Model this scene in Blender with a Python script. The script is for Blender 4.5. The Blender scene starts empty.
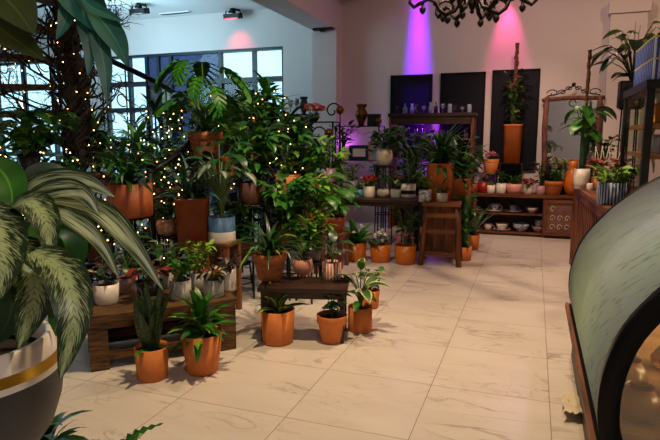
import bpy, math, random
from math import sin, cos, pi, radians as rad, sqrt
from mathutils import Vector as V, Matrix, noise
C = bpy.context.scene.collection
H, F, PIT, YAW = 1.45, 560.0, math.atan(82/560), math.atan(205/566)
RT = V((cos(YAW), sin(YAW), 0)); FH = V((-sin(YAW), cos(YAW), 0))
FW = FH*cos(PIT) - V((0, 0, sin(PIT))); UP = FH*sin(PIT) + V((0, 0, cos(PIT)))
CAM = V((0, 0, H))
def ray(px, py): return RT*((px-330)/F) + UP*((220-py)/F) + FW
def at_z(px, py, z): r = ray(px, py); return CAM + r*((z-H)/r.z)
def at_y(px, py, y): r = ray(px, py); return CAM + r*(y/r.y)
def at_x(px, py, x): r = ray(px, py); return CAM + r*(x/r.x)
def at_d(px, py, d): return CAM + ray(px, py)*d
def scl(p): return (V(p)-CAM).dot(FW)/F
# ---------------------------------------------------------------- materials
MATS = {}
def nt(name):
    m = bpy.data.materials.new(name); m.use_nodes = True
    n = m.node_tree.nodes; return m, n, m.node_tree.links, n['Principled BSDF']
def srgb(c):
    c = [x/255 for x in c[:3]]
    return [((x+.055)/1.055)**2.4 if x > .04045 else x/12.92 for x in c] + [1]
def mat(name, col, rough=.6, metal=0, var=.25, scale=8, bump=0, stretch=(1, 1, 1), emit=None, es=0, spec=.5, col2=None, trans=0, alpha=1, coat=0):
    m, n, l, b = nt(name)
    c = srgb(col); c2 = srgb(col2) if col2 else [x*(1-var) for x in c[:3]]+[1]
    tc = n.new('ShaderNodeTexCoord'); mp = n.new('ShaderNodeMapping'); mp.inputs['Scale'].default_value = stretch
    nz = n.new('ShaderNodeTexNoise'); nz.inputs['Scale'].default_value = scale; nz.inputs['Detail'].default_value = 4
    mx = n.new('ShaderNodeMix'); mx.data_type = 'RGBA'; mx.inputs[6].default_value = c; mx.inputs[7].default_value = c2
    rp = n.new('ShaderNodeValToRGB'); rp.color_ramp.elements[0].position = .38; rp.color_ramp.elements[1].position = .68
    l.new(tc.outputs['Object'], mp.inputs[0]); l.new(mp.outputs[0], nz.inputs['Vector']); l.new(nz.outputs['Fac'], rp.inputs[0])
    l.new(rp.outputs[0], mx.inputs[0]); l.new(mx.outputs[2], b.inputs['Base Color'])
    b.inputs['Roughness'].default_value = rough; b.inputs['Metallic'].default_value = metal
    b.inputs['Specular IOR Level'].default_value = spec; b.inputs['Transmission Weight'].default_value = trans
    b.inputs['Alpha'].default_value = alpha; b.inputs['Coat Weight'].default_value = coat
    if bump:
        bp = n.new('ShaderNodeBump'); bp.inputs['Strength'].default_value = bump; bp.inputs['Distance'].default_value = .01
        l.new(nz.outputs['Fac'], bp.inputs['Height']); l.new(bp.outputs[0], b.inputs['Normal'])
    if emit:
        b.inputs['Emission Color'].default_value = srgb(emit); b.inputs['Emission Strength'].default_value = es
        m.cycles.emission_sampling = 'NONE'
    MATS[name] = m; return m
def leafmat(name, dark, light, pattern='plain', rough=.42, light2=None):
    """leaf blade: UV u across, v along"""
    m, n, l, b = nt(name)
    uv = n.new('ShaderNodeUVMap'); sp = n.new('ShaderNodeSeparateXYZ'); l.new(uv.outputs[0], sp.inputs[0])
    def mth(op, a, c=None, d=None):
        k = n.new('ShaderNodeMath'); k.operation = op
        for i, x in enumerate((a, c, d)):
            if x is None: continue
            if isinstance(x, (int, float)): k.inputs[i].default_value = x
            else: l.new(x, k.inputs[i])
        return k.outputs[0]
    au = mth('ABSOLUTE', mth('SUBTRACT', sp.outputs[0], .5))
    tc = n.new('ShaderNodeTexCoord'); nz = n.new('ShaderNodeTexNoise'); nz.inputs['Scale'].default_value = 9
    l.new(tc.outputs['Object'], nz.inputs['Vector'])
    mx = n.new('ShaderNodeMix'); mx.data_type = 'RGBA'; mx.inputs[6].default_value = srgb(dark); mx.inputs[7].default_value = srgb(light)
    rib = mth('LESS_THAN', au, .03)
    if pattern == 'plain':
        f = mth('MAXIMUM', mth('MULTIPLY', mth('SUBTRACT', nz.outputs['Fac'], .3), 1.1), mth('MULTIPLY', rib, .9))
    else:
        cb = n.new('ShaderNodeCombineXYZ'); n2 = n.new('ShaderNodeTexNoise')
        if pattern == 'feather':
            # streaks running from the midrib to the edge
            l.new(mth('MULTIPLY', au, 7), cb.inputs[0]); l.new(mth('MULTIPLY', mth('SUBTRACT', sp.outputs[1], mth('MULTIPLY', au, .45)), 42), cb.inputs[1])
            n2.inputs['Scale'].default_value = 1; n2.inputs['Detail'].default_value = 3
            l.new(cb.outputs[0], n2.inputs['Vector'])
            f = mth('ADD', mth('MULTIPLY', mth('SUBTRACT', n2.outputs['Fac'], .5), 5.0), mth('SUBTRACT', 1.15, mth('MULTIPLY', au, 3.4)))
            f = mth('SUBTRACT', f, mth('MULTIPLY', mth('LESS_THAN', au, .012), .35))
        elif pattern == 'stripe':      # long streaks parallel to the rib
            l.new(mth('MULTIPLY', sp.outputs[0], 16), cb.inputs[0]); l.new(mth('MULTIPLY', sp.outputs[1], 3.0), cb.inputs[1])
            n2.inputs['Scale'].default_value = 1
            l.new(cb.outputs[0], n2.inputs['Vector'])
            f = mth('ADD', mth('MULTIPLY', mth('SUBTRACT', n2.outputs['Fac'], .5), 4.5), mth('SUBTRACT', .95, mth('MULTIPLY', au, 2.4)))
        elif pattern == 'band':        # cross bands (snake plant, cactus marks)
            l.new(mth('MULTIPLY', sp.outputs[0], 2), cb.inputs[0]); l.new(mth('MULTIPLY', sp.outputs[1], 22), cb.inputs[1])
            n2.inputs['Scale'].default_value = 1
            l.new(cb.outputs[0], n2.inputs['Vector'])
            f = mth('MULTIPLY', mth('SUBTRACT', n2.outputs['Fac'], .45), 5)
        elif pattern == 'edge':
            f = mth('MULTIPLY', mth('SUBTRACT', au, .3), 9)
        else:                          # center
            f = mth('MULTIPLY', mth('SUBTRACT', .2, au), 8)
        cl = n.new('ShaderNodeClamp'); l.new(f, cl.inputs[0]); f = cl.outputs[0]
    l.new(f, mx.inputs[0]); l.new(mx.outputs[2], b.inputs['Base Color'])
    b.inputs['Roughness'].default_value = rough; b.inputs['Specular IOR Level'].default_value = .45
    MATS[name] = m; return m
# ---------------------------------------------------------------- mesh builder
def axes(d):
    d = d.normalized(); a = V((0, 0, 1)) if abs(d.z) < .95 else V((1, 0, 0))
    x = d.cross(a).normalized(); return x, x.cross(d).normalized()
SH = {'lance': lambda t: sin(pi*min(1, t**.75*.97+.03))**.8, 'strap': lambda t: min(1, .55+t*1.5)*(1-max(0, t-.55)/.45)**.7,
      'heart': lambda t: (sin(pi*(t*.82+.18))**.75)*(1.05-t*.15), 'round': lambda t: sin(pi*(t*.94+.03))**.55,
      'taper': lambda t: (1-t)**.6*1.0, 'spoon': lambda t: sin(pi*min(1, (t*.9+.04))**1.6)**.8}
class MB:
    def __init__(s): s.v = []; s.f = []; s.uv = []; s.mi = []; s.sm = []
    def add(s, vs, fs, uvs=None, mi=0, sm=True):
        b = len(s.v); s.v += [tuple(x) for x in vs]
        for k, f in enumerate(fs):
            s.f.append([b+i for i in f]); s.mi.append(mi); s.sm.append(sm)
            s.uv += [uvs[i] if uvs else (0, 0) for i in f]
        return s
    def box(s, c, d, rz=0, mi=0, tilt=None):
        m = Matrix.Rotation(rz, 3, 'Z')
        if tilt: m = m @ Matrix.Rotation(tilt[1], 3, tilt[0])
        c = V(c); vs = [c + m @ V((x*d[0]/2, y*d[1]/2, z*d[2]/2)) for x in (-1, 1) for y in (-1, 1) for z in (-1, 1)]
        return s.add(vs, [(0, 1, 3, 2), (4, 6, 7, 5), (0, 4, 5, 1), (2, 3, 7, 6), (0, 2, 6, 4), (1, 5, 7, 3)], mi=mi, sm=False)
    def b2(s, x0, x1, y0, y1, z0, z1, mi=0): return s.box(((x0+x1)/2, (y0+y1)/2, (z0+z1)/2), (x1-x0, y1-y0, z1-z0), mi=mi)
    def tube(s, pts, r, n=6, mi=0, cap=True):
        pts = [V(p) for p in pts]; rr = r if isinstance(r, (list, tuple)) else [r]*len(pts); vs = []; uvs = []
        x = None
        for i, p in enumerate(pts):
            d = pts[min(i+1, len(pts)-1)] - pts[max(i-1, 0)]
            if d.length < 1e-9: d = V((0, 0, 1))
            d.normalize()
            if x is None: x, y = axes(d)
            else:
                x = (x - d*x.dot(d)); x = x.normalized() if x.length > 1e-6 else axes(d)[0]; y = x.cross(d)
            for k in range(n):
                a = 2*pi*k/n; vs.append(p + (x*cos(a) + y*sin(a))*rr[i]); uvs.append((k/n, i/max(1, len(pts)-1)))
        fs = [(i*n+k, i*n+(k+1) % n, (i+1)*n+(k+1) % n, (i+1)*n+k) for i in range(len(pts)-1) for k in range(n)]
        if cap: fs += [tuple(range(n))[::-1], tuple((len(pts)-1)*n+k for k in range(n))]
        return s.add(vs, fs, uvs, mi)
    def lathe(s, prof, n=24, c=(0, 0, 0), mi=0, sq=None, rib=0, ribn=16, cap=(True, False), sx=1, rz=0):
        c = V(c); vs = []; uvs = []
        for i, (r, z) in enumerate(prof):
            for k in range(n):
                a = 2*pi*k/n; q = r
                if sq: q = r*min(1/max(abs(cos(a)), 1e-6), 1/max(abs(sin(a)), 1e-6))**sq
                if rib: q *= 1+rib*cos(a*ribn)
                x, y = q*cos(a)*sx, q*sin(a)
                vs.append(c+V((x*cos(rz)-y*sin(rz), x*sin(rz)+y*cos(rz), z))); uvs.append((k/n, i/len(prof)))
        fs = [(i*n+k, i*n+(k+1) % n, (i+1)*n+(k+1) % n, (i+1)*n+k) for i in range(len(prof)-1) for k in range(n)]
        if cap[0]: fs.append(tuple(range(n))[::-1])
        if cap[1]: fs.append(tuple((len(prof)-1)*n+k for k in range(n)))
        return s.add(vs, fs, uvs, mi)
    def ball(s, c, r, mi=0, n=10, k=6, sz=1):
        return s.lathe([(max(r*.02, r*sin(pi*i/k)), -r*cos(pi*i/k)*sz) for i in range(k+1)], n, c, mi, cap=(True, True))
    def leaf(s, p, az, el, L, W, droop=.8, roll=0, n=5, shape='lance', fold=.2, mi=0, wave=0, curl=0):
        p = V(p); e = el; vs = []; uvs = []; pr = SH[shape]; a = az; ph = random.random()*6
        for i in range(n+1):
            t = i/n; w = max(W*pr(t), W*.02)/2
            d = V((cos(e)*cos(a), cos(e)*sin(a), sin(e))); sd = V((-sin(a), cos(a), 0)); u = d.cross(sd)*-1
            u = sd.cross(d)*-1
            sr = sd*cos(roll) + u*sin(roll); ur = d.cross(sr)
            wv = wave*w*sin(t*11+ph)
            vs += [p - sr*w + ur*(fold*w+wv), p, p + sr*w + ur*(fold*w-wv)]; uvs += [(0, t), (.5, t), (1, t)]
            p = p + d*(L/n); e -= droop/n; a += curl/n
        fs = [(i*3+k, i*3+k+1, i*3+k+4, i*3+k+3) for i in range(n) for k in (0, 1)]
        return s.add(vs, fs, uvs, mi)
    def build(s, name, ms, parent=None, loc=None):
        me = bpy.data.meshes.new(name); me.from_pydata(s.v, [], s.f)
        ms = ms if isinstance(ms, (list, tuple)) else [ms]
        for m in ms: me.materials.append(MATS[m] if isinstance(m, str) else m)
        u = me.uv_layers.new(name='UVMap'); u.data.foreach_set('uv', [c for q in s.uv for c in q])
        me.polygons.foreach_set('material_index', [min(i, len(ms)-1) for i in s.mi]); me.polygons.foreach_set('use_smooth', s.sm)
        me.update(); o = bpy.data.objects.new(name, me); C.objects.link(o)
        if parent: o.parent = parent
        if loc is not None: o.location = loc
        return o
def tag(o, label=None, cat=None, group=None, kind=None):
    if label: o['label'] = label
    if cat: o['category'] = cat
    if group: o['group'] = group
    if kind: o['kind'] = kind
    return o
def thing(name, label, cat, loc=(0, 0, 0), rz=0, group=None):
    o = bpy.data.objects.new(name, None); C.objects.link(o); o.location = loc; o.rotation_euler = (0, 0, rz); o.empty_display_size = .1
    return tag(o, label, cat, group)
def struct(name, mb, m): return tag(mb.build(name, m), kind='structure')
def single(name, mb, m, label, cat, loc=(0, 0, 0), group=None, rz=0):
    o = mb.build(name, m, None, loc); o.rotation_euler = (0, 0, rz); return tag(o, label, cat, group)
R_ = random.uniform
# ---------------------------------------------------------------- palette
mat('terracotta', (212, 124, 58), .7, var=.3, scale=9, col2=(192, 104, 48), bump=.15)
mat('terra_worn', (204, 124, 72), .85, scale=9, col2=(136, 84, 58), bump=.3, stretch=(1, 1, 3))
mat('terra_red', (166, 84, 38), .6, scale=8, col2=(140, 66, 32))
mat('orange_glaze', (206, 110, 22), .35, scale=6, col2=(186, 92, 20))
mat('white_glaze', (232, 222, 212), .35, var=.06)
mat('cream', (214, 200, 172), .5, var=.12)
mat('grey_pot', (178, 176, 170), .6, var=.15, scale=20)
mat('pink_pot', (226, 158, 140), .45, var=.1)
mat('mauve_pot', (178, 140, 140), .5, var=.12)
mat('blue_pot', (70, 140, 170), .4, var=.15)
mat('navy', (30, 44, 90), .4, var=.2)
mat('denim', (62, 100, 140), .6, var=.2, scale=20)
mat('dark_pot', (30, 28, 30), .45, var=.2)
mat('red_pot', (150, 28, 24), .35, var=.2)
mat('soil', (40, 27, 20), .95, scale=60, col2=(20, 13, 10), bump=.6)
mat('wood', (124, 70, 34), .6, scale=3, col2=(64, 34, 20), stretch=(1, 9, 9), bump=.25)
mat('wood_y', (128, 74, 40), .55, scale=3, col2=(62, 33, 18), stretch=(9, 1, 9), bump=.25)
mat('wood_v', (134, 76, 38), .6, scale=3, col2=(66, 34, 20), stretch=(9, 9, 1), bump=.25)
mat('wood_dark', (56, 30, 20), .5, scale=4, col2=(30, 17, 12), stretch=(1, 8, 8), bump=.2)
mat('wood_rough', (108, 72, 30), .7, scale=4, col2=(30, 18, 10), stretch=(2, 14, 14), bump=.4)
mat('wood_light', (186, 128, 70), .5, scale=3, col2=(150, 96, 50), stretch=(1, 8, 8))
mat('wood_pink', (120, 76, 62), .75, scale=8, col2=(66, 38, 32), stretch=(3, 3, 1), bump=.4)
mat('black_metal', (14, 13, 14), .4, .6, var=.3)
mat('black_matte', (16, 15, 17), .6, var=.3)
mat('iron', (34, 26, 24), .5, .7, var=.4)
mat('brass', (120, 84, 40), .35, .9, var=.3)
mat('gold', (196, 146, 44), .35, .7, var=.1)
mat('planter_grey', (58, 57, 62), .5, var=.08)
mat('twig', (44, 28, 20), .85, scale=20, col2=(18, 12, 9), bump=.6)
mat('moss', (120, 74, 40), .95, scale=40, col2=(60, 38, 22), bump=1)
mat('stem', (84, 110, 46), .6)
mat('stem_brown', (80, 62, 40), .75)
mat('cactus', (44, 92, 44), .6, scale=10, col2=(28, 66, 34))
mat('red_petal', (200, 30, 26), .5, var=.2)
mat('pink_petal', (226, 130, 160), .5, var=.2)
mat('white_petal', (240, 232, 224), .5, var=.08)
mat('yellow_petal', (226, 196, 60), .5, var=.1)
mat('chrome', (190, 190, 195), .2, 1, var=.05)
mat('mirror_glass', (215, 215, 215), .03, 1, var=.0)
mat('clear_glass', (225, 225, 235), .05, trans=.85, var=0)
mat('smoke_glass', (70, 60, 80), .08, trans=.6, var=0)
mat('frost', (190, 195, 215), .25, trans=.4, var=.1)
mat('gravel', (150, 140, 124), .9, scale=80, col2=(70, 60, 52))
mat('gloves_red', (214, 50, 36), .5, var=.5, scale=22, col2=(245, 225, 215))
mat('amber', (190, 120, 30), .3, var=.4, trans=.3)
mat('bulb', (255, 220, 160), .5, emit=(255, 186, 104), es=9)
mat('lamp_red', (255, 40, 50), .5, emit=(255, 40, 50), es=12)
mat('lamp_warm', (255, 210, 160), .5, emit=(255, 190, 120), es=10)
mat('lamp_off', (120, 120, 120), .2)
mat('lamp_violet', (190, 60, 255), .5, emit=(230, 60, 255), es=10)
mat('lamp_pink', (255, 60, 130), .5, emit=(255, 60, 130), es=10)
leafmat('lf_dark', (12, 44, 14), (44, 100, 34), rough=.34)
leafmat('lf_mid', (26, 80, 20), (86, 156, 44), rough=.34)
leafmat('lf_blue', (22, 66, 62), (60, 118, 104))
leafmat('lf_lime', (84, 136, 26), (170, 214, 66), rough=.38)
leafmat('lf_olive', (38, 52, 14), (84, 104, 30))
leafmat('lf_yellow', (110, 120, 40), (190, 176, 70))
leafmat('lf_red', (84, 26, 20), (186, 72, 50))
leafmat('lf_purple', (34, 22, 30), (90, 60, 70))
leafmat('lf_silver', (44, 62, 50), (150, 165, 140), 'feather')
leafmat('lf_begonia', (40, 30, 26), (176, 180, 150), 'center')
leafmat('lf_feather', (16, 46, 12), (176, 194, 134), 'feather', rough=.36)
leafmat('lf_stripe', (26, 58, 20), (186, 200, 156), 'stripe', rough=.36)
leafmat('lf_var', (40, 84, 26), (190, 200, 80), 'center')
leafmat('lf_edge', (40, 90, 34), (200, 206, 110), 'edge')
leafmat('lf_band', (14, 38, 16), (56, 92, 42), 'band')
leafmat('lf_teal', (16, 84, 74), (60, 156, 138))
# ---------------------------------------------------------------- pots
def pot_prof(kind, R, h):
    t = max(.004, R*.07)
    if kind == 'cyl': out = [(R*.84, 0), (R*.9, h*.06), (R, h)]
    elif kind == 'taper': out = [(R*.68, 0), (R*.72, h*.04), (R, h)]
    elif kind == 'classic': out = [(R*.66, 0), (R*.70, h*.03), (R*.9, h*.68), (R*.92, h*.7), (R, h*.71), (R*1.02, h*.99), (R*1.0, h)]
    elif kind == 'straight': out = [(R*.96, 0), (R, h*.05), (R, h)]
    elif kind == 'round': out = [(R*.5, 0), (R*.8, h*.12), (R*1.0, h*.45), (R*.98, h*.7), (R*.84, h)]
    elif kind == 'bowl': out = [(R*.42, 0), (R*.62, h*.1), (R*.86, h*.45), (R, h)]
    elif kind == 'barrel': out = [(R*.82, 0), (R*.95, h*.3), (R, h*.55), (R*.95, h)]
    elif kind == 'tallsq': out = [(R*.86, 0), (R, h*.96), (R*1.03, h*.965), (R*1.03, h)]
    elif kind == 'cube': out = [(R*.95, 0), (R, h*.06), (R, h)]
    ri = out[-1][0]
    return out, [(ri-t, h*.995), (ri-t*1.3, h*.86)], ri-t*1.3
def make_pot(par, kind, R, h, pm, name='pot', band=None, feet=False, rz=0, rib=0, topping='soil', z0=0):
    sq = 1 if kind in ('tallsq', 'cube') else None
    out, inn, ri = pot_prof(kind, R, h)
    fz = h*.12 if feet else 0
    mb = MB(); mb.lathe([(r, z+z0+fz) for r, z in out+inn], 32 if sq is None else 32, sq=sq, rz=rz, rib=rib)
    if feet:
        for k in range(4): a = k*pi/2+.5; mb.tube([(R*.5*cos(a), R*.5*sin(a), z0), (R*.45*cos(a), R*.45*sin(a), z0+h*.2)], [R*.09, R*.14])
    p = mb.build(name, pm, par)
    if band:
        for (b0, b1, bm) in band:
            def rr(z):
                for (r0, z0_), (r1, z1_) in zip(out, out[1:]):
                    if z0_ <= z <= z1_: return r0+(r1-r0)*(z-z0_)/(z1_-z0_+1e-9)
                return out[-1][0]
            zs = sorted({b0*h, b1*h, *[z for _, z in out if b0*h < z < b1*h]})
            m2 = MB(); m2.lathe([(rr(z)+.0012, z+z0+fz) for z in zs], 32, sq=sq, rz=rz, rib=rib, cap=(False, False)); m2.build('painted_band', bm, par)
    so = MB(); so.lathe([(ri*1.02, h*.84+z0+fz), (ri*.6, h*.87+z0+fz), (.001, h*.88+z0+fz)], 20, sq=sq, rz=rz); so.build('soil', topping, par)
    return h*.86+z0+fz
# ---------------------------------------------------------------- foliage; every size in px, times s
def f_rosette(mb, z, s, n=14, L=30, W=5, el=(35, 85), droop=1.2, shape='strap', zs=0, r0=1, fold=.25, seg=6, jit=.25):
    for i in range(n):
        az = i*2.4+R_(-.3, .3); l = L*s*R_(1-jit, 1+jit); t = i/n
        e = rad(el[1]+(el[0]-el[1])*t+R_(-6, 6))
        mb.leaf((r0*s*cos(az), r0*s*sin(az), z+zs*s*(1-t)), az, e, l, W*s*R_(.8, 1.1), droop*R_(.7, 1.3), R_(-.3, .3), seg, shape, fold)
def f_bush(mb, z, s, h=30, r=20, n=50, L=10, W=5, el=(-25, 50), droop=.7, shape='lance', low=.1, n_st=6, seg=4, fold=.2, trail=0):
    sts = []
    for k in range(n_st):
        a = 2.4*k+R_(-.3, .3); q = R_(.25, .95); hh = h*R_(.7, 1)
        top = V((r*q*cos(a), r*q*sin(a), hh))*s; ctl = V((r*q*.3*cos(a), r*q*.3*sin(a), hh*.6))*s
        if trail and k % 2: top.z = -h*R_(.1, trail)*s; ctl = V((r*.8*cos(a), r*.8*sin(a), h*.5))*s
        P = [(ctl*2*t*(1-t)+top*t*t)+V((0, 0, z)) for t in [0, .2, .4, .6, .8, 1]]
        sts.append(P); mb.tube(P, [s*.5, s*.5, s*.4, s*.35, s*.3, s*.2], 4, 1, False)
    for i in range(n):
        P = sts[i % n_st]; t = low+(1-low)*R_(0, 1)**.8; k = min(4, int(t*5)); q = t*5-k; p = P[k].lerp(P[k+1], q)
        az = math.atan2(p.y, p.x)+R_(-1.7, 1.7); l = L*s*R_(.7, 1.2); ln = R_(.1, .35)*L*s
        e = rad(R_(*el)); b = p+V((cos(az)*ln, sin(az)*ln, ln*.5))
        mb.tube([p, b], s*.25, 3, 1, False)
        mb.leaf(b, az, e, l, W*s*R_(.8, 1.15), droop*R_(.5, 1.4), R_(-.4, .4), seg, shape, fold)
def f_upright(mb, z, s, n=8, L=60, W=8, r0=4, lean=.18):
    for i in range(n):
        az = i*2.4; l = L*s*R_(.55, 1)
        mb.leaf((r0*s*cos(az)*.6, r0*s*sin(az)*.6, z), az, pi/2-lean*R_(.2, 1.2), l, W*s*R_(.8, 1.1), R_(-.1, .25), R_(-1.2, 1.2), 7, 'strap', .35, wave=.15)
def f_petiole(mb, z, s, n=8, h=40, r=25, L=24, W=16, droop=1.1, shape='heart', split=False, seg=6, hmin=.4, el=(-10, 25), pr=.7, azs=None):
    for i in range(n):
        az = azs[i] if azs else i*2.4+R_(-.3, .3); q = R_(.5, 1); hh = h*R_(hmin, 1)
        e = V((r*q*cos(az)*s, r*q*sin(az)*s, z+hh*s)); c = V((r*q*.2*cos(az)*s, r*q*.2*sin(az)*s, z+hh*.75*s)); b = V((0, 0, z))
        mb.tube([(b*(1-t)**2+c*2*t*(1-t)+e*t*t) for t in (0, .25, .5, .75, 1)], [pr*s, pr*s, pr*.8*s, pr*.7*s, pr*.6*s], 4, 1, False)
        l = L*s*R_(.75, 1.15); ee = rad(R_(*el)); w = W*s*R_(.85, 1.1)
        if split: split_leaf(mb, e, az, ee, l, w, droop)
        else: mb.leaf(e, az, ee, l, w, droop*R_(.7, 1.3), R_(-.3, .3), seg, shape, .18)
def split_leaf(mb, p, az, el, L, W, droop, nl=6, roll=0):
    """monstera style blade: a solid heart with finger lobes on both sides"""
    p = V(p); mb.leaf(p, az, el, L*.96, W*.42, droop, roll, 7, 'heart', .1)
    e = el; q = p.copy()
    for i in range(nl):
        t = (i+.35)/nl
        d = V((cos(e)*cos(az), cos(e)*sin(az), sin(e))); sd = V((-sin(az), cos(az), 0)); u = d.cross(sd)
        for sg in (-1, 1):
            ang = rad(75-50*t); dr = (d*cos(ang)+(sd*cos(roll)+u*sin(roll))*sg*sin(ang)); ll = W*.56*(sin(pi*(t*.72+.22))**.6)
            a2 = math.atan2(dr.y, dr.x); e2 = math.asin(max(-1, min(1, dr.z)))
            mb.leaf(q, a2, e2, ll, L*.155, droop*.35, roll*sg*.6, 4, 'round', .05)
        q = q + d*(L/nl)*.92; e -= droop/nl
def f_cactus(mb, z, s, h=40, r=4, arms=0):
    def col(b, hh, rr): mb.lathe([(rr*.8, 0), (rr, hh*.15), (rr, hh*.8), (rr*.75, hh*.94), (rr*.1, hh)], 24, b, 2, rib=.14, ribn=8, cap=(True, True))
    col((0, 0, z-.01), h*s, r*s)
    for k in range(arms):
        a = k*2.2+.4; rr = r*s*.6; b = V((cos(a)*r*s*1.6, sin(a)*r*s*1.6, z+h*s*R_(.2, .45)))
        mb.tube([(cos(a)*r*s*.5, sin(a)*r*s*.5, b.z-.3*r*s), b], rr*.8, 8, 2); col(b, h*s*R_(.3, .45), rr)
def f_pole(mb, z, s, h=60, r=2, mi=3):
    n = 36; mb.tube([(R_(-.3, .3)*s, R_(-.3, .3)*s, z-.01+h*s*i/n) for i in range(n+1)], [r*s*R_(.75, 1.25) for i in range(n+1)], 8, mi)
def f_cane(mb, z, s, canes=((0, 0, 30),), n=16, L=16, W=3, droop=1.6, seg=6, el=(-10, 80), r=.9):
    for (x, y, h) in canes:
        mb.tube([(x*.3*s, y*.3*s, z), (x*s, y*s, z+h*s)], r*s, 6, 1)
        for i in range(n):
            az = i*2.4+R_(-.3, .3); mb.leaf((x*s, y*s, z+(h-R_(0, .3)*L*.6)*s), az, rad(R_(*el)), L*s*R_(.7, 1.15), W*s, droop*R_(.6, 1.3), R_(-.3, .3), seg, 'strap', .3)
def f_succ(mb, z, s, n=14, L=6, W=3.4, el=(15, 80), r0=.5):
    for i in range(n):
        az = i*2.4; t = i/n; mb.leaf((r0*s*cos(az), r0*s*sin(az), z), az, rad(el[1]+(el[0]-el[1])*t), L*s*(.6+.5*t), W*s, -.5, 0, 4, 'spoon', .35)
def f_flowers(mb, z, s, n=8, h=16, r=8, R=2.5, m=0, pet=5):
    for i in range(n):
        a = i*2.4; q = r*sqrt((i+.5)/n); c = V((q*cos(a)*s, q*sin(a)*s, z+h*s*(1-.45*(q/r)**2)*R_(.85, 1.05)))
        mb.tube([(q*.3*cos(a)*s, q*.3*sin(a)*s, z), c], s*.2, 3, 1, False)
        for k in range(pet*2): mb.leaf(c, a+k*2*pi/pet+(k//pet)*.6, rad(20+45*(k//pet)+R_(-12, 12)), R*s*R_(.8, 1.1), R*s*.9, .5, R_(-.5, .5), 3, 'round', .1, m)
        mb.ball(c+V((0, 0, R*s*.15)), R*s*.22, m, 6, 4)
FN = dict(rosette=f_rosette, bush=f_bush, upright=f_upright, petiole=f_petiole, cactus=f_cactus, pole=f_pole, cane=f_cane, succ=f_succ)
SEED = [10]
def plant(name, label, px, py, z=None, Y=None, w=20, h=20, pot='cyl', pm='terracotta', leaf='lf_mid', fol=(), flower=None, group=None, cat='potted plant', band=None, feet=False, rz=0, rib=0, topping='soil', saucer=None, pos=None, s=None, stem='stem', wreal=None):
    SEED[0] += 1; random.seed(SEED[0]*7)
    if pos is not None: c = V(pos); s = s or scl(c)
    else:
        p = at_z(px, py, z) if z is not None else at_y(px, py, Y); s = scl(p)
        if z is not None: d = V((p.x, p.y, 0)).normalized(); c = p + d*(w*s/2*.72)
        else: c = p
        s = scl(c)
    t = thing(name, label, cat, c, 0, group); R = w*s/2; hh = h*s; z0 = 0
    if saucer:
        mb = MB(); mb.lathe([(R*.8, 0), (R*1.05, .012), (R*1.02, .014), (R*.75, .006)], 24); mb.build('saucer', saucer, t); z0 = .007
    zz = make_pot(t, pot, R, hh, pm, band=band, feet=feet, rz=rz, rib=rib, topping=topping, z0=z0)
    if fol:
        groups = {}
        for item in fol:
            kind, kw = item[0], dict(item[1]); lf = kw.pop('leaf', leaf); mb = groups.setdefault(lf, MB()); FN[kind](mb, zz, s, **kw)
        for i, (lf, mb) in enumerate(groups.items()): mb.build('foliage', [lf, stem, 'cactus', 'moss'], t)
    if flower:
        fm, kw = flower; mb = MB(); f_flowers(mb, zz, s, **kw); mb.build('flowers', [fm, stem], t)
    return t, c, s, zz
# ---------------------------------------------------------------- stands
def stand(name, label, c, R, n=3, m='black_metal', group=None, base=0, leg=.009, splay=1.15):
    """ring stand carrying a pot whose underside is at c.z"""
    t = thing(name, label, 'plant stand', (c[0], c[1], base), 0, group); h = c[2]-base
    mb = MB(); mb.lathe([(R*.98, h-.014), (R*.98, h), (.001, h), ], 20); mb.build('top_plate', m, t)
    for k in range(n):
        a = 2*pi*k/n+.5; m2 = MB(); m2.tube([(R*splay*cos(a), R*splay*sin(a), 0), (R*.85*cos(a), R*.85*sin(a), h-.01)], leg, 6); m2.build('leg', m, t)
    if h > .25:
        m3 = MB(); m3.tube([(R*cos(2*pi*k/16), R*sin(2*pi*k/16), h*.4) for k in range(17)], leg*.7, 5); m3.build('ring', m, t)
    return t
def wood_stand(name, label, c, w, base=0, m='wood_v', rz=0, group=None, cat='stand'):
    t = thing(name, label, cat, (c[0], c[1], base), rz, group); h = c[2]-base
    mb = MB(); mb.box((0, 0, h-.0125), (w, w, .025)); mb.build('top', 'wood', t)
    for x in (-1, 1):
        for y in (-1, 1): m2 = MB(); m2.b2(x*(w/2-.025)-.02, x*(w/2-.025)+.02, y*(w/2-.025)-.02, y*(w/2-.025)+.02, 0, h-.025); m2.build('leg', m, t)
    if h > .3: m3 = MB(); m3.box((0, 0, h*.3), (w-.05, w-.05, .018)); m3.build('shelf', 'wood', t)
    return t
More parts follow.
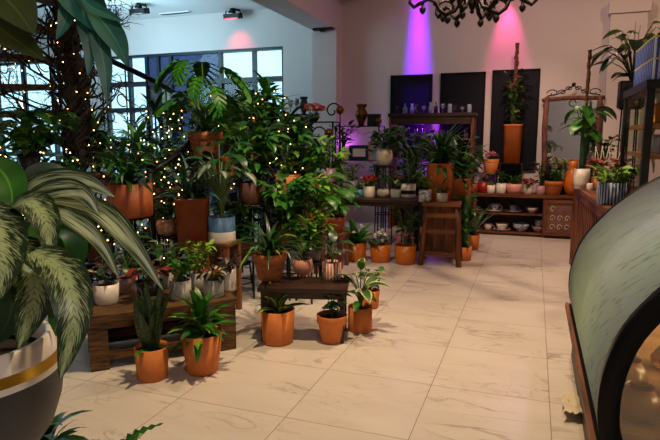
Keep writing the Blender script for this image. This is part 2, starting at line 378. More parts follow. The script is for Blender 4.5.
def table(name, label, loc, rz, L, W, h, top='wood', legm='wood_v', tt=.035, lw=.06, planks=3, rail=None, cat='table', apron=.05, inset=.02):
    t = thing(name, label, cat, loc, rz)      # local x along the front edge, y away, origin front left corner
    mb = MB(); pw = W/planks
    for k in range(planks): mb.b2(0, L, k*pw+.002, (k+1)*pw-.002, h-tt, h)
    mb.build('tabletop', top, t)
    for x in (inset, L-inset-lw):
        for y in (inset, W-inset-lw): m2 = MB(); m2.b2(x, x+lw, y, y+lw, 0, h-tt); m2.build('leg', legm, t)
    m3 = MB()
    for y in (inset+.005, W-inset-.03): m3.b2(inset+lw, L-inset-lw, y, y+.025, h-tt-apron, h-tt)
    for x in (inset+.005, L-inset-.03): m3.b2(x, x+.025, inset+lw, W-inset-lw, h-tt-apron, h-tt)
    m3.build('apron', top, t)
    if rail:
        for y in (inset+.01, W-inset-.04): m4 = MB(); m4.b2(inset+lw, L-inset-lw, y, y+.03, rail, rail+.05); m4.build('rail', top, t)
        for x in (inset+.01, L-inset-.04): m4 = MB(); m4.b2(x, x+.03, inset+lw, W-inset-lw, rail, rail+.05); m4.build('rail', top, t)
    return t
# ================================================================ SETTING
def wall_mat(name, col, es=0):
    m, n, l, b = nt(name); tc = n.new('ShaderNodeTexCoord'); nz = n.new('ShaderNodeTexNoise'); nz.inputs['Scale'].default_value = 2.2; nz.inputs['Detail'].default_value = 6
    n2 = n.new('ShaderNodeTexNoise'); n2.inputs['Scale'].default_value = 60
    mx = n.new('ShaderNodeMix'); mx.data_type = 'RGBA'; mx.inputs[6].default_value = srgb(col); mx.inputs[7].default_value = [x*.9 for x in srgb(col)[:3]]+[1]
    bp = n.new('ShaderNodeBump'); bp.inputs['Strength'].default_value = .15; bp.inputs['Distance'].default_value = .004
    l.new(tc.outputs['Object'], nz.inputs['Vector']); l.new(tc.outputs['Object'], n2.inputs['Vector']); l.new(nz.outputs['Fac'], mx.inputs[0]); l.new(mx.outputs[2], b.inputs['Base Color'])
    l.new(n2.outputs['Fac'], bp.inputs['Height']); l.new(bp.outputs[0], b.inputs['Normal']); b.inputs['Roughness'].default_value = .8; MATS[name] = m
wall_mat('plaster', (214, 204, 202)); wall_mat('plaster_ceiling', (222, 222, 224))
def floor_mat():
    m, n, l, b = nt('marble_tile'); tc = n.new('ShaderNodeTexCoord')
    def N(t, **k):
        x = n.new(t)
        for a, v in k.items(): setattr(x, a, v)
        return x
    def mth(op, a, c=None):
        k = N('ShaderNodeMath', operation=op)
        for i, x in enumerate((a, c)):
            if x is None: continue
            if isinstance(x, (int, float)): k.inputs[i].default_value = x
            else: l.new(x, k.inputs[i])
        return k.outputs[0]
    sp = N('ShaderNodeSeparateXYZ'); l.new(tc.outputs['Object'], sp.inputs[0])
    T = .654; g = []; cells = []
    for ax, off in ((0, .148), (1, 2.512)):
        q = mth('DIVIDE', mth('SUBTRACT', sp.outputs[ax], off), T); cells.append(mth('FLOOR', q))
        fr = mth('FRACT', q); g.append(mth('GREATER_THAN', mth('ABSOLUTE', mth('SUBTRACT', fr, .5)), .5-.0032))
    joint = mth('MAXIMUM', g[0], g[1])
    # every tile shifts its veins
    cb = N('ShaderNodeCombineXYZ'); l.new(mth('MULTIPLY', cells[0], 3.7), cb.inputs[0]); l.new(mth('MULTIPLY', cells[1], 5.3), cb.inputs[1])
    ad = N('ShaderNodeVectorMath', operation='ADD'); l.new(tc.outputs['Object'], ad.inputs[0]); l.new(cb.outputs[0], ad.inputs[1])
    mp = N('ShaderNodeMapping'); mp.inputs['Rotation'].default_value = (0, 0, .6); mp.inputs['Scale'].default_value = (.8, 2.2, 1); l.new(ad.outputs[0], mp.inputs[0])
    veins = []
    for sc, wd, dist in ((1.3, .018, 1.2), (2.6, .012, 2.0)):
        z = N('ShaderNodeTexNoise'); z.inputs['Scale'].default_value = sc; z.inputs['Detail'].default_value = 5; z.inputs['Distortion'].default_value = dist; l.new(mp.outputs[0], z.inputs['Vector'])
        v = mth('SUBTRACT', 1, mth('DIVIDE', mth('ABSOLUTE', mth('SUBTRACT', z.outputs['Fac'], .5)), wd)); veins.append(mth('MAXIMUM', v, 0))
    msk = N('ShaderNodeTexNoise'); msk.inputs['Scale'].default_value = 1.7; l.new(ad.outputs[0], msk.inputs['Vector'])
    vv = mth('MULTIPLY', mth('MAXIMUM', veins[0], mth('MULTIPLY', veins[1], .6)), mth('MULTIPLY', mth('MAXIMUM', mth('SUBTRACT', msk.outputs['Fac'], .42), 0), 4))
    vc = N('ShaderNodeClamp'); l.new(vv, vc.inputs[0])
    cl = N('ShaderNodeTexNoise'); cl.inputs['Scale'].default_value = 2.5; l.new(mp.outputs[0], cl.inputs['Vector'])
    m1 = N('ShaderNodeMix', data_type='RGBA'); m1.inputs[6].default_value = srgb((220, 212, 204)); m1.inputs[7].default_value = srgb((200, 188, 176)); l.new(cl.outputs['Fac'], m1.inputs[0])
    m2 = N('ShaderNodeMix', data_type='RGBA'); l.new(mth('MULTIPLY', vc.outputs[0], .8), m2.inputs[0]); l.new(m1.outputs[2], m2.inputs[6]); m2.inputs[7].default_value = srgb((112, 96, 86))
    m3 = N('ShaderNodeMix', data_type='RGBA'); l.new(mth('MULTIPLY', joint, .8), m3.inputs[0]); l.new(m2.outputs[2], m3.inputs[6]); m3.inputs[7].default_value = srgb((104, 78, 58))
    l.new(m3.outputs[2], b.inputs['Base Color']); b.inputs['Roughness'].default_value = .3; b.inputs['Specular IOR Level'].default_value = .45
    MATS['marble_tile'] = m
floor_mat()
X0, X1, Y0, YB, ZC, ZB = -12.0, 3.2, -2.6, 9.3, 4.4, 3.7
struct('floor', MB().b2(X0, X1, Y0, YB+.2, -.1, 0), 'marble_tile')
struct('ceiling', MB().b2(-3.58, X1+.2, Y0, YB+.2, ZC, ZC+.12), 'plaster_ceiling')
struct('ceiling_bay', MB().b2(X0-.2, -3.58, Y0, YB+.2, ZB, ZB+.12), 'plaster_ceiling')
struct('beam', MB().b2(-3.58, -3.15, Y0, 9.0, 3.23, ZC), 'plaster')
struct('wall_pier_left', MB().b2(-3.58, -3.15, 9.0, YB, 0, ZC), 'plaster')
struct('wall_pier_right', MB().b2(.93, 1.40, 9.17, YB, 0, 3.2).b2(.90, 1.43, 9.14, YB, 3.2, 3.36), 'plaster')
w = MB().b2(-3.58, X1, YB, YB+.2, 0, ZC).b2(-4.25, -3.58, YB, YB+.2, 0, ZB+.1).b2(X0, -4.25, YB, YB+.2, 3.05, ZB+.1).b2(X0, -4.25, YB, YB+.2, 0, .12).b2(-8.87, -8.2, YB, YB+.2, .12, 3.05)
struct('wall_back', w, 'plaster')
wall_mat('dark_low_bounce', (110, 84, 70))  # unseen right wall toned dark to cut bounced light
struct('wall_right', MB().b2(X1, X1+.2, Y0, YB+.2, 0, ZC), 'dark_low_bounce')
struct('wall_front', MB().b2(X0, X1, Y0-.2, Y0, 0, ZC), 'plaster')
struct('wall_left', MB().b2(X0-.2, X0, Y0, YB+.2, 0, .9).b2(X0-.2, X0, Y0, YB+.2, 3.0, ZB+.1).b2(X0-.2, X0, Y0, 1, .9, 3).b2(X0-.2, X0, 4.4, 5.2, .9, 3).b2(X0-.2, X0, 8.6, YB+.2, .9, 3), 'plaster')
mat('window_frame_dark', (22, 30, 44), .45, var=.2)
def thin_glass():
    m, n, l, b = nt('window_glass'); t = n.new('ShaderNodeBsdfTransparent'); t.inputs[0].default_value = (.86, .97, 1, 1); g = n.new('ShaderNodeBsdfGlossy'); g.inputs['Roughness'].default_value = .02
    x = n.new('ShaderNodeMixShader'); x.inputs[0].default_value = .015; l.new(t.outputs[0], x.inputs[1]); l.new(g.outputs[0], x.inputs[2]); l.new(x.outputs[0], n['Material Output'].inputs[0]); MATS['window_glass'] = m
    m, n, l, b = nt('case_glass'); t = n.new('ShaderNodeBsdfTransparent'); t.inputs[0].default_value = (.9, .92, .88, 1); g = n.new('ShaderNodeBsdfGlossy'); g.inputs['Roughness'].default_value = .06
    x = n.new('ShaderNodeMixShader'); x.inputs[0].default_value = .12; l.new(t.outputs[0], x.inputs[1]); l.new(g.outputs[0], x.inputs[2]); l.new(x.outputs[0], n['Material Output'].inputs[0]); MATS['case_glass'] = m
thin_glass()
def window(name, xs, zs, y, solid=(), tan=()):
    fr = MB()
    for i, x in enumerate(xs): wd = .06 if 0 < i < len(xs)-1 else .08; fr.b2(x-wd/2, x+wd/2, y, y+.1, zs[0], zs[-1])
    for z in zs: fr.b2(xs[0], xs[-1], y-.01, y+.11, z-.045, z+.045)
    o = struct(name, fr, 'window_frame_dark'); gl = MB()
    gl.b2(xs[0], xs[-1], y+.045, y+.053, zs[0], zs[-1]); gl.build('pane', 'window_glass', o)
    for (i, j, m) in solid:
        mb = MB(); mb.b2(xs[i]+.03, xs[i+1]-.03, y+.06, y+.09, zs[j]+.04, zs[j+1]-.04); mb.build('panel', m, o)
mat('panel_plum', (84, 66, 108), .6, var=.25); mat('panel_brown', (130, 86, 80), .6, var=.3); mat('panel_tan', (176, 140, 104), .6, var=.2); mat('panel_red', (104, 50, 50), .6)
window('window_1', [-8.2, -7.61, -7.19, -6.92, -6.63, -5.55, -4.85, -4.25], [.12, 1.1, 2.0, 2.5, 3.05], YB+.03,
       solid=[(2, 3, 'panel_plum'), (3, 3, 'panel_plum'), (2, 2, 'panel_red'), (3, 2, 'panel_tan'), (3, 1, 'panel_tan'), (4, 1, 'panel_plum'), (4, 2, 'panel_plum'), (4, 3, 'panel_plum'),
              (5, 1, 'panel_brown'), (5, 2, 'panel_brown'), (4, 0, 'panel_plum'), (5, 0, 'panel_brown'), (1, 0, 'panel_plum'), (2, 0, 'panel_plum'), (3, 0, 'panel_plum')])
window('window_2', [-12, -11.2, -10.4, -9.6, -8.87], [.12, 1.1, 2.0, 2.5, 3.05], YB+.03)
for k, (a, b_) in enumerate(((1, 4.4), (5.2, 8.6))):  # unseen side windows, added so daylight reaches the window wall
    fr = MB()
    for q in range(4): yy = a+(b_-a)*q/3; fr.b2(X0-.12, X0-.04, yy-.03, yy+.03, .9, 3)
    for z in (.93, 2.4, 2.97): fr.b2(X0-.12, X0-.04, a, b_, z-.03, z+.03)
    o = struct('window_%d' % (k+3), fr, 'window_frame_dark'); MB().b2(X0-.09, X0-.08, a, b_, .9, 3).build('pane', 'window_glass', o)
# wood trim at the top of the hall, just over the pier
struct('trim_1', MB().b2(-3.15, -2.75, 8.8, YB, 3.74, 3.86), 'wood_dark')
# ceiling vent in the bay
p = at_z(175, 12.5, ZB); t = thing('ceiling_vent', 'narrow dark slot vent in the white ceiling of the window bay', 'vent', (p.x, p.y, ZB-.02)); MB().b2(-.32, .32, -.05, .05, 0, .02).build('frame', 'plaster_ceiling', t)
mb = MB()
for k in range(3): mb.b2(-.3, .3, -.035+k*.026, -.02+k*.026, -.004, .003)
mb.build('slot', 'black_matte', t)
# wall black panels
def panel(nm, x0, x1, z0, z1, label):
    t = thing('wall_panel', label, 'wall panel', ((x0+x1)/2, YB-.03, z0), 0, 'dark panels on the back wall'); w2, h = (x1-x0)/2, z1-z0
    MB().b2(-w2+.02, w2-.02, 0, .03, .02, h-.02).build('board', 'panel_black', t)
    MB().b2(-w2, -w2+.025, -.012, .03, 0, h).b2(w2-.025, w2, -.012, .03, 0, h).b2(-w2, w2, -.012, .03, 0, .025).b2(-w2, w2, -.012, .03, h-.025, h).build('frame', 'black_metal', t)
mat('panel_black', (6, 6, 24), .5, var=.4, scale=3, spec=.25)
panel('a', -2.29, -1.6, 1.1, 2.47, 'dark panel behind the glassware, left of the three on the wall, under the violet light')
panel('b', -1.47, -.77, 1.1, 2.475, 'bare dark panel in the middle of the three on the back wall')
panel('c', -.67, .03, .95, 2.49, 'dark panel behind the tall orange planter, beside the mirror')
# light fittings in the bay
def spot_fix(label, loc, lens, tilt):
    t = thing('spotlight', label, 'spotlight', loc); MB().tube([(0, 0, 0), (0, 0, -.07)], .05, 12).build('mount', 'black_metal', t)
    m = MB(); m.box((0, 0, -.13), (.30, .16, .09), tilt=('X', tilt)).tube([(-.13, 0, -.02), (-.16, 0, -.12)], .012).tube([(.13, 0, -.02), (.16, 0, -.12)], .012).tube([(-.1, .02, -.05), (0, .03, 0), (.12, 0, -.04)], .02); m.build('body', 'black_metal', t)
    m = MB(); m.box((0, -.04, -.175), (.24, .07, .012), tilt=('X', tilt)); m.build('lens', lens, t)
p = at_y(140, 25, 8.2); spot_fix('unlit black spotlight on the bay ceiling left of the red one', (p.x, 8.2, ZB), 'lamp_off', .2)
p = at_y(233, 16, 9.08); spot_fix('black spotlight glowing red above the shop window', (p.x, 9.08, ZB), 'lamp_red', .2); REDP = V((p.x, 9.0, ZB-.21))
t = thing('wall_slab', 'flat black bracket on top of the left pier under the beam', 'slab', (-3.38, 8.93, 3.2)); MB().b2(-.14, .2, -.06, .06, 0, .03).build('plate', 'black_metal', t); MB().b2(-.03, .03, -.03, .09, -.02, 0).build('foot', 'black_metal', t)  # flat black shape at the pier head

# ================================================================ CHANDELIER
cc = at_y(472, 13, 5.5); t = thing('chandelier', 'black wrought iron chandelier with curling arms hanging overhead', 'chandelier', (cc.x, 5.5, 2.55))
m = MB(); m.lathe([(.004, .04), (.03, .09), (.045, .13), (.02, .17), (.05, .24), (.03, .32), (.045, .42), (.015, .55), (.012, 1.0)], 12).ball((0, 0, .05), .02); m.build('column', 'iron', t)
m = MB(); m.tube([(0, 0, 1.0), (0, 0, ZC-2.55)], .008, 6); m.build('chain', 'iron', t)
for k in range(6):
    a = k*pi/3+.25; ca, sa = cos(a), sin(a); m = MB()
    P = [(r*ca, r*sa, z) for r, z in ((.03, .25), (.09, .16), (.16, .06), (.24, .03), (.30, .07), (.33, .14), (.40, .17), (.48, .13), (.53, .10), (.57, .14), (.56, .2))]
    m.tube(P, [.018, .02, .021, .022, .02, .018, .018, .019, .018, .018, .015], 6)
    m.tube([((.24+.07*cos(q))*ca, (.24+.07*cos(q))*sa, .09+.06*sin(q)) for q in [i*.5 for i in range(10)]], .012, 5)
    for rr, zz in ((.22, .03), (.45, .12)): m.lathe([(.005, -.085), (.024, -.065), (.032, -.035), (.014, -.018), (.016, .01)], 8, (rr*ca, rr*sa, zz))
    m.build('arm', 'iron', t)
    m = MB(); m.lathe([(.01, .2), (.045, .23), (.04, .25), (.012, .25)], 10, (.56*ca, .56*sa, 0)); m.build('candle_cup', 'iron', t)
    m = MB(); m.lathe([(.012, .25), (.012, .33)], 8, (.56*ca, .56*sa, 0)); m.build('candle_tube', 'cream', t)
    m = MB(); m.lathe([(.005, .33), (.014, .35), (.003, .39)], 8, (.56*ca, .56*sa, 0)); m.build('candle_bulb', 'lamp_warm', t)
# colored wall spots hanging by the chandelier line
def can(label, loc, lens, aim):
    t = thing('wall_spotlight', label, 'spotlight', loc); MB().tube([(0, 0, .08), (0, 0, ZC-loc[2])], .01).build('rod', 'black_metal', t)
    MB().lathe([(.035, .1), (.05, .08), (.055, 0), (.05, 0)], 14).build('body', 'black_metal', t); MB().lathe([(.048, .004), (.001, .004)], 14).build('lens', lens, t)
can('small spotlight throwing a violet beam on the back wall', (-1.87, 9.12, 3.72), 'lamp_violet', 0)
can('small spotlight throwing a pink beam on the back wall', (-.49, 9.05, 3.62), 'lamp_pink', 0)

# ================================================================ SPIRAL STAIR WITH TWIGS AND LIGHTS
SC = V((-4.2, 4.35, 0)); t = thing('spiral_staircase', 'spiral staircase with wooden treads and curling black iron rails behind the plants', 'staircase', SC)
m = MB(); m.tube([(0, 0, 0), (0, 0, 3.7)], .07, 12); m.build('center_pole', 'iron', t)
A0 = -.05; HR = []
for k in range(13):
    a = A0 + k*rad(27); z = .24+k*.245
    m = MB(); vs = []
    for zz in (z-.045, z):
        vs += [(.06*cos(a-.3), .06*sin(a-.3), zz), (1.15*cos(a), 1.15*sin(a), zz), (1.17*cos(a+.22), 1.17*sin(a+.22), zz), (1.15*cos(a+.46), 1.15*sin(a+.46), zz), (.06*cos(a+.7), .06*sin(a+.7), zz)]
    m.add(vs, [(4, 3, 2, 1, 0), (5, 6, 7, 8, 9)]+[(i, (i+1) % 5, 5+(i+1) % 5, 5+i) for i in range(5)], sm=False); m.build('tread', 'wood_rough', t)
    HR.append((a, z))
def hp(a, dz, r=1.15): k = (a-A0)/rad(27); return V((r*cos(a), r*sin(a), .24+k*.245+dz))
m = MB(); m.tube([hp(A0+(i-2)*rad(27)/4, 1.04) for i in range(0, 56)], .032, 8); m.build('handrail', 'black_metal', t)
m = MB(); m.tube([hp(A0+(i-2)*rad(27)/4, .12, 1.16) for i in range(2, 52)], .014, 6); m.build('lower_rail', 'black_metal', t)
for k in range(26):
    a = A0+k*rad(13.5); b0, b1 = hp(a, .0), hp(a, 1.03); m = MB(); m.tube([b0, b1], .009, 5)
    tg = V((-sin(a), cos(a), 0))
    for sg in (-1, 1):   # curling scroll ends
        c0 = b0.lerp(b1, .5+.12*sg); m.tube([c0 + tg*sg*(.11-.09*q/9)*(1-cos(q*.55)) + V((0, 0, sg*(.12-.08*q/9)*sin(q*.55))) for q in range(10)], .008, 4)
    m.build('baluster', 'black_metal', t)
m = MB(); m.tube([hp(A0-.25, -.36), hp(A0-.25, 1.08)], .032, 8).ball(hp(A0-.25, 1.13), .05); m.build('newel_post', 'black_metal', t)
# twig wrapped trunk on the pole and branching twigs
random.seed(5); t = thing('twig_bundle', 'rough twig bundle bound round the pole of the staircase', 'branches', SC)
m = MB(); m.lathe([(.085+.03*sin(i*2.1)+R_(-.02, .02), 1.15+i*.1) for i in range(26)], 10, rib=.12, ribn=3); m.build('bundle', 'twig', t)
m = MB()
for i in range(220):
    z = R_(1.1, 3.55); a = R_(0, 6.28); m.tube([(.13*cos(a+q*.5), .13*sin(a+q*.5), z+q*R_(.06, .12)) if q < 3 else (.2*cos(a+q*.5), .2*sin(a+q*.5), z+q*.1) for q in range(5)], [.012, .012, .01, .008, .005], 4)
m.build('twigs', 'twig', t)
def branch(mb, p, az, el, L, r, dep):
    n = 6; pts = [V(p)]; e, a = el, az
    for i in range(n):
        e += R_(-.35, .35); a += R_(-.4, .4); pts.append(pts[-1]+V((cos(e)*cos(a), cos(e)*sin(a), sin(e)))*L/n)
        if dep and i > 0 and R_(0, 1) < .75: branch(mb, pts[-1], a+R_(-1.1, 1.1), e+R_(-.6, .6), L*R_(.4, .65), r*.6, dep-1)
    mb.tube(pts, [r*(1-.7*i/n) for i in range(n+1)], 5)
for i in range(34):
    m = MB(); a = R_(2.6, 5.4) if i % 3 else R_(-.9, .6); z = 1.1+i*.062; branch(m, (.12*cos(a), .12*sin(a), z), a, R_(-.3, .7), R_(.5, .95) if i % 3 else R_(.35, .6), .015, 3); m.build('branch', 'twig', t)
# string lights
bm_ = MB().ball((0, 0, 0), .0058, 0, 6, 4)
def string(label, pts, nb, jit=.06):
    P = [V(p) for p in pts]; t = thing('string_lights', label, 'string lights', P[0], 0, 'strings of small warm lights'); m = MB()
    m.tube([p-P[0] for p in P], .0022, 3); m.build('cord', 'black_matte', t); o0 = None
    for i in range(nb):
        q = (i+.5)/nb*(len(P)-1); k = int(q); p = P[k].lerp(P[min(k+1, len(P)-1)], q-k)-P[0]+V((R_(-jit, jit), R_(-jit, jit), R_(-jit, jit)))
        if o0 is None: o0 = bm_.build('bulb', 'bulb', t); o = o0
        else: o = o0.copy(); C.objects.link(o); o.parent = t
        o.location = p
def helix(c, r, z0, z1, turns, n=120): return [(c[0]+r*cos(i/n*turns*6.283), c[1]+r*sin(i/n*turns*6.283), z0+(z1-z0)*i/n) for i in range(n+1)]
string('warm string lights wound round the twig bundle of the staircase', helix(SC, .2, 1.2, 3.55, 14), 96, .05)
string('warm string lights caught on the bare twigs left of the staircase pole', [SC+V((-.15-.75*(.5+.5*sin(i*1.9)), -.15-.6*(.5+.5*sin(i*1.1+1)), 1.15+i*.028)) for i in range(70)], 90, .12)
string('warm string lights strung along the staircase treads and rails', [SC+hp(A0+i*.07, R_(-.1, .5), R_(.6, 1.2)) for i in range(90)], 96, .1)
def wander(x0, x1, y0, y1, z0, z1, n=60): return [(R_(x0, x1) if 0 else x0+(x1-x0)*(.5+.5*sin(i*1.7))+R_(-.06, .06), y0+(y1-y0)*(.5+.5*sin(i*.83)), z0+(z1-z0)*i/n) for i in range(n)]
a_, b2_ = at_y(158, 230, 4.6), at_y(190, 130, 4.6)
string('warm string lights dangling between the clay planters in the middle of the plants', wander(a_.x, b2_.x, 4.3, 4.7, .45, 1.75), 96, .06)
a_, b2_ = at_y(105, 250, 3.9), at_y(170, 150, 3.9)
string('warm string lights trailing under the wide clay planter', wander(a_.x, b2_.x, 3.7, 4.3, .3, 1.2, 50), 60, .08)
a_, b2_ = at_y(215, 180, 5.2), at_y(300, 100, 5.2)
string('warm string lights glinting in the dense leaves below the shop window', wander(a_.x, b2_.x, 4.8, 5.6, .9, 1.9, 50), 60, .12)
a_, b2_ = at_y(0, 230, 3.6), at_y(90, 150, 3.6)
string('warm string lights low behind the striped foreground leaves', wander(a_.x, b2_.x, 3.3, 3.9, .6, 1.3, 50), 50, .1)

# ================================================================ FURNITURE
a, b = at_z(85, 318, .36), at_z(238, 299, .36); d = b-a; rzA = math.atan2(d.y, d.x); LA = d.length
BA = table('wooden_bench', 'low rough wooden plant bench at front left carrying small white pots', (a.x, a.y, 0), rzA, LA, .5, .36, 'wood_rough', 'wood_rough', .045, .11, 3, rail=.06, cat='bench', inset=.015)
m = MB().b2(.12, LA-.12, .46, .475, .02, .31); m.build('back_panel', 'black_matte', BA)  # black sheet added for the deep shade under the bench
a, b = at_z(257, 288, .4), at_z(347, 290, .4); d = b-a; rzB = math.atan2(d.y, d.x)
table('side_table', 'small dark wooden plant table holding three pots beside the aisle', (a.x, a.y, 0), rzB, d.length, .36, .4, 'wood_dark', 'wood_dark', .03, .05, 2, cat='table')
table('long_table', 'long dark wooden table with a row of little pots near the back', (-2.95, 6.62, 0), 0, 1.62, .55, .7, 'wood_dark', 'black_matte', .035, .07, 3, cat='table')
# stool with a solid back panel
t = thing('stool', 'reddish wooden stool with splayed legs under the clay planters', 'stool', (-.97, 6.48, 0), .08)
MB().b2(-.215, .215, -.17, .17, .685, .72).build('seat', 'wood', t)
for x in (-1, 1):
    for y in (-1, 1):
        m = MB(); m.tube([(x*.215, y*.17, 0), (x*.165, y*.13, .69)], .032, 4); m.build('leg', 'wood_v', t)
for z, q in ((.13, .2), (.4, .185), (.58, .175)):
    for y in (-1, 1): MB().b2(-q, q, y*.145-.012, y*.145+.012, z-.025, z+.025).build('rung', 'wood', t)
MB().b2(-.16, .16, .05, .07, .15, .69).build('back_panel', 'wood_v', t)
# back shelving unit
t = thing('shelf_unit', 'low open wooden shelf unit of dishes along the back wall', 'shelf', (-.82, 8.7, 0)); W = 1.42; D = .42; HS = .62
MB().b2(0, W, -.02, D, HS-.04, HS).build('top', 'wood', t)
for z, nm in ((.05, 'shelf'), (.335, 'shelf')): MB().b2(.02, W-.02, 0, D-.02, z-.02, z).build(nm, 'wood', t)
for x in (0, .98, W-.03): MB().b2(x, x+.03, 0, D, 0, HS-.04).build('side_panel', 'wood_v', t)
MB().b2(.02, W-.02, D-.02, D-.005, .03, HS-.04).build('back_panel', 'wood_dark', t)
MB().b2(0, W, .01, .03, 0, .03).build('plinth', 'wood_dark', t)
fr = MB(); fr.b2(0, .42, 0, .03, 0, .05).b2(0, .42, 0, .03, .47, .52).b2(0, .05, 0, .03, .05, .47).b2(.37, .42, 0, .03, .05, .47); dr = fr.build('door', 'wood', t); dr.location = (1.0, -.05, .045)
m = MB().b2(.05, .37, .015, .02, .05, .47); m.build('pane', 'panel_brown', dr); random.seed(3)
for k in range(7):
    cx, cz = .08+(k % 3)*.1+.03, .12+(k//3)*.13; m = MB(); m.tube([(cx+(.05-.004*q)*cos(q*.6)*.8, .006, cz+(.055-.004*q)*sin(q*.6)) for q in range(12)], .005, 4); m.build('scroll', 'cream', dr)
# glass cabinet on the back wall
t = thing('display_hutch', 'open dark wood hutch of glassware glowing violet on the back wall', 'cabinet', (-2.17, 8.72, 0)); W = 1.3; D = .42
for x in (0, W-.04): MB().b2(x, x+.04, 0, D, 0, 1.8).build('side_panel', 'wood_v', t)
for z in (.5, .82, 1.12, 1.42): MB().b2(.04, W-.04, .02, D, z, z+.025).build('shelf', 'wood', t)
MB().b2(-.02, W+.02, -.02, D, 1.78, 1.83).b2(.03, W-.03, 0, .03, 1.66, 1.78).build('top', 'wood_dark', t)
MB().b2(.04, W-.04, D-.02, D, 0, .82).build('back_panel', 'wood_dark', t)
# etagere
t = thing('etagere', 'black metal etagere with three shelves in the back corner', 'shelf', (-2.86, 8.15, 0)); W = .68
for x in (0, W):
    for y in (0, .32): MB().tube([(x, y, 0), (x, y, 1.63)], .011, 6).build('post', 'black_metal', t)
for z in (.7, 1.12, 1.63): MB().b2(-.01, W+.01, -.01, .33, z-.012, z).build('shelf', 'black_metal', t)
for x in (0, W):
    MB().tube([(x, .16+(.13-.011*q)*cos(q*.6), 1.37+(.13-.011*q)*sin(q*.6)) for q in range(11)], .007, 4).build('scroll', 'black_metal', t)
# iron scroll shelf
t = thing('iron_rack', 'black iron rack with curling scrollwork left of the etagere', 'rack', (-3.28, 7.45, 0)); W = .62
for x in (0, W):
    for y in (0, .3): MB().tube([(x, y, 0), (x, y, 1.68)], .012, 6).build('post', 'iron', t)
for z in (.65, 1.2, 1.68): MB().b2(-.01, W+.01, -.01, .31, z-.014, z).build('shelf', 'iron', t)
for x0, sg, zz in ((.12, 1, 1.5), (.44, -1, 1.5), (.16, 1, 1.05), (.46, -1, 1.08), (.62, 1, 1.82)):
    MB().tube([(x0+(.13-.009*q)*cos(q*.55)*sg, 0, zz+(.13-.009*q)*sin(q*.55)) for q in range(13)], .011, 5).build('scroll', 'iron', t)
# mirror
t = thing('mirror', 'tall mirror in a rough timber frame with a scrolled iron crest', 'mirror', (.1, 9.2, .62), rad(-5)); W = .8; Hh = 1.42
MB().b2(.06, W-.06, .0, .02, .06, Hh-.05).build('glass', 'mirror_glass', t)
m = MB(); m.tube([(.04, 0, 0), (.05, 0, .5), (.03, 0, 1), (.045, 0, Hh+.02)], [.045, .038, .042, .036], 8).tube([(W-.04, 0, 0), (W-.03, 0, .5), (W-.045, 0, 1), (W-.035, 0, Hh+.02)], [.04, .036, .042, .036], 8)
m.tube([(-.03, 0, Hh-.03), (.3, 0, Hh), (.6, 0, Hh-.01), (W+.03, 0, Hh-.01)], [.03, .03, .034, .03], 8).tube([(0, 0, .05), (W, 0, .05)], .035, 8); m.build('frame', 'wood_pink', t)
m = MB()
for sg in (-1, 1):
    c0 = W/2
    for r0, x0, z0 in ((.09, .28, .07), (.06, .15, .08), (.05, .06, .13)): m.tube([(c0+sg*(x0+(r0-r0*.07*q)*cos(q*.6)), -.01, Hh+z0+(r0-r0*.07*q)*sin(q*.6)*.7) for q in range(12)], .008, 5)
    m.tube([(c0+sg*.36, -.01, Hh+.03), (c0+sg*.2, -.01, Hh+.06), (c0, -.01, Hh+.17)], .009, 5)
m.ball((c0, -.01, Hh+.19), .028).tube([(c0+.05*cos(q*.7), -.01, Hh-.08+.05*sin(q*.7)) for q in range(9)], .008, 5); m.build('crest', 'iron', t)
# slatted counter
p0 = at_z(576, 185, .92); p1 = at_z(617, 213, .92); d = (p0-p1); ang = math.atan2(-d.x, d.y); LC = 2.95
t = thing('slatted_counter', 'wooden counter with vertical slats running back on the right', 'counter', (p0.x, p0.y, 0), ang)
MB().b2(-.03, 1.0, -LC, .02, .88, .92).build('countertop', 'wood_y', t)
MB().b2(.03, .96, -LC+.02, -.02, 0, .88).build('body', 'wood_dark', t)
m = MB()
for k in range(24): m.b2(-.004, .03, -.09-k*.128, -.02-k*.128, .06, .82)
m.build('slats', 'wood_v', t)
MB().b2(-.015, .03, -LC, 0, .8, .88).build('rail', 'wood_y', t); MB().b2(-.015, .03, -LC, 0, 0, .08).build('rail', 'wood_y', t); MB().b2(-.02, .04, -.03, .01, 0, .88).build('post', 'wood_v', t)
# black display cabinet on the counter
t = thing('display_cabinet', 'black framed display cabinet standing on the slatted counter', 'cabinet', (.72, 4.5, .92)); W, D, Hd = .9, 1.1, .93
m = MB()
for x in (0, W-.05):
    for y in (0, D-.05): MB().b2(x, x+.05, y, y+.05, 0, Hd-.05).build('post', 'black_matte', t)
MB().b2(-.01, W+.01, -.01, D+.01, Hd-.06, Hd).build('top', 'black_matte', t); MB().b2(0, W, 0, D, 0, .03).build('base', 'black_matte', t)
for z in (.38, .6): MB().b2(.05, W-.05, .04, D-.05, z, z+.035).build('shelf', 'wood_light', t)
MB().b2(.012, .016, .05, D-.05, .03, Hd-.06).build('side_glass', 'case_glass', t)
m = MB(); m.tube([(.1+.02*sin(q*.8), .35, .84-.06*q) for q in range(11)], [.012, .02, .022, .02, .018, .02, .022, .018, .014, .01, .006], 6); single('fabric_garland', m, 'cream', 'pale pink twisted garland hanging inside the black display cabinet', 'garland', (.74, 4.5, .95))
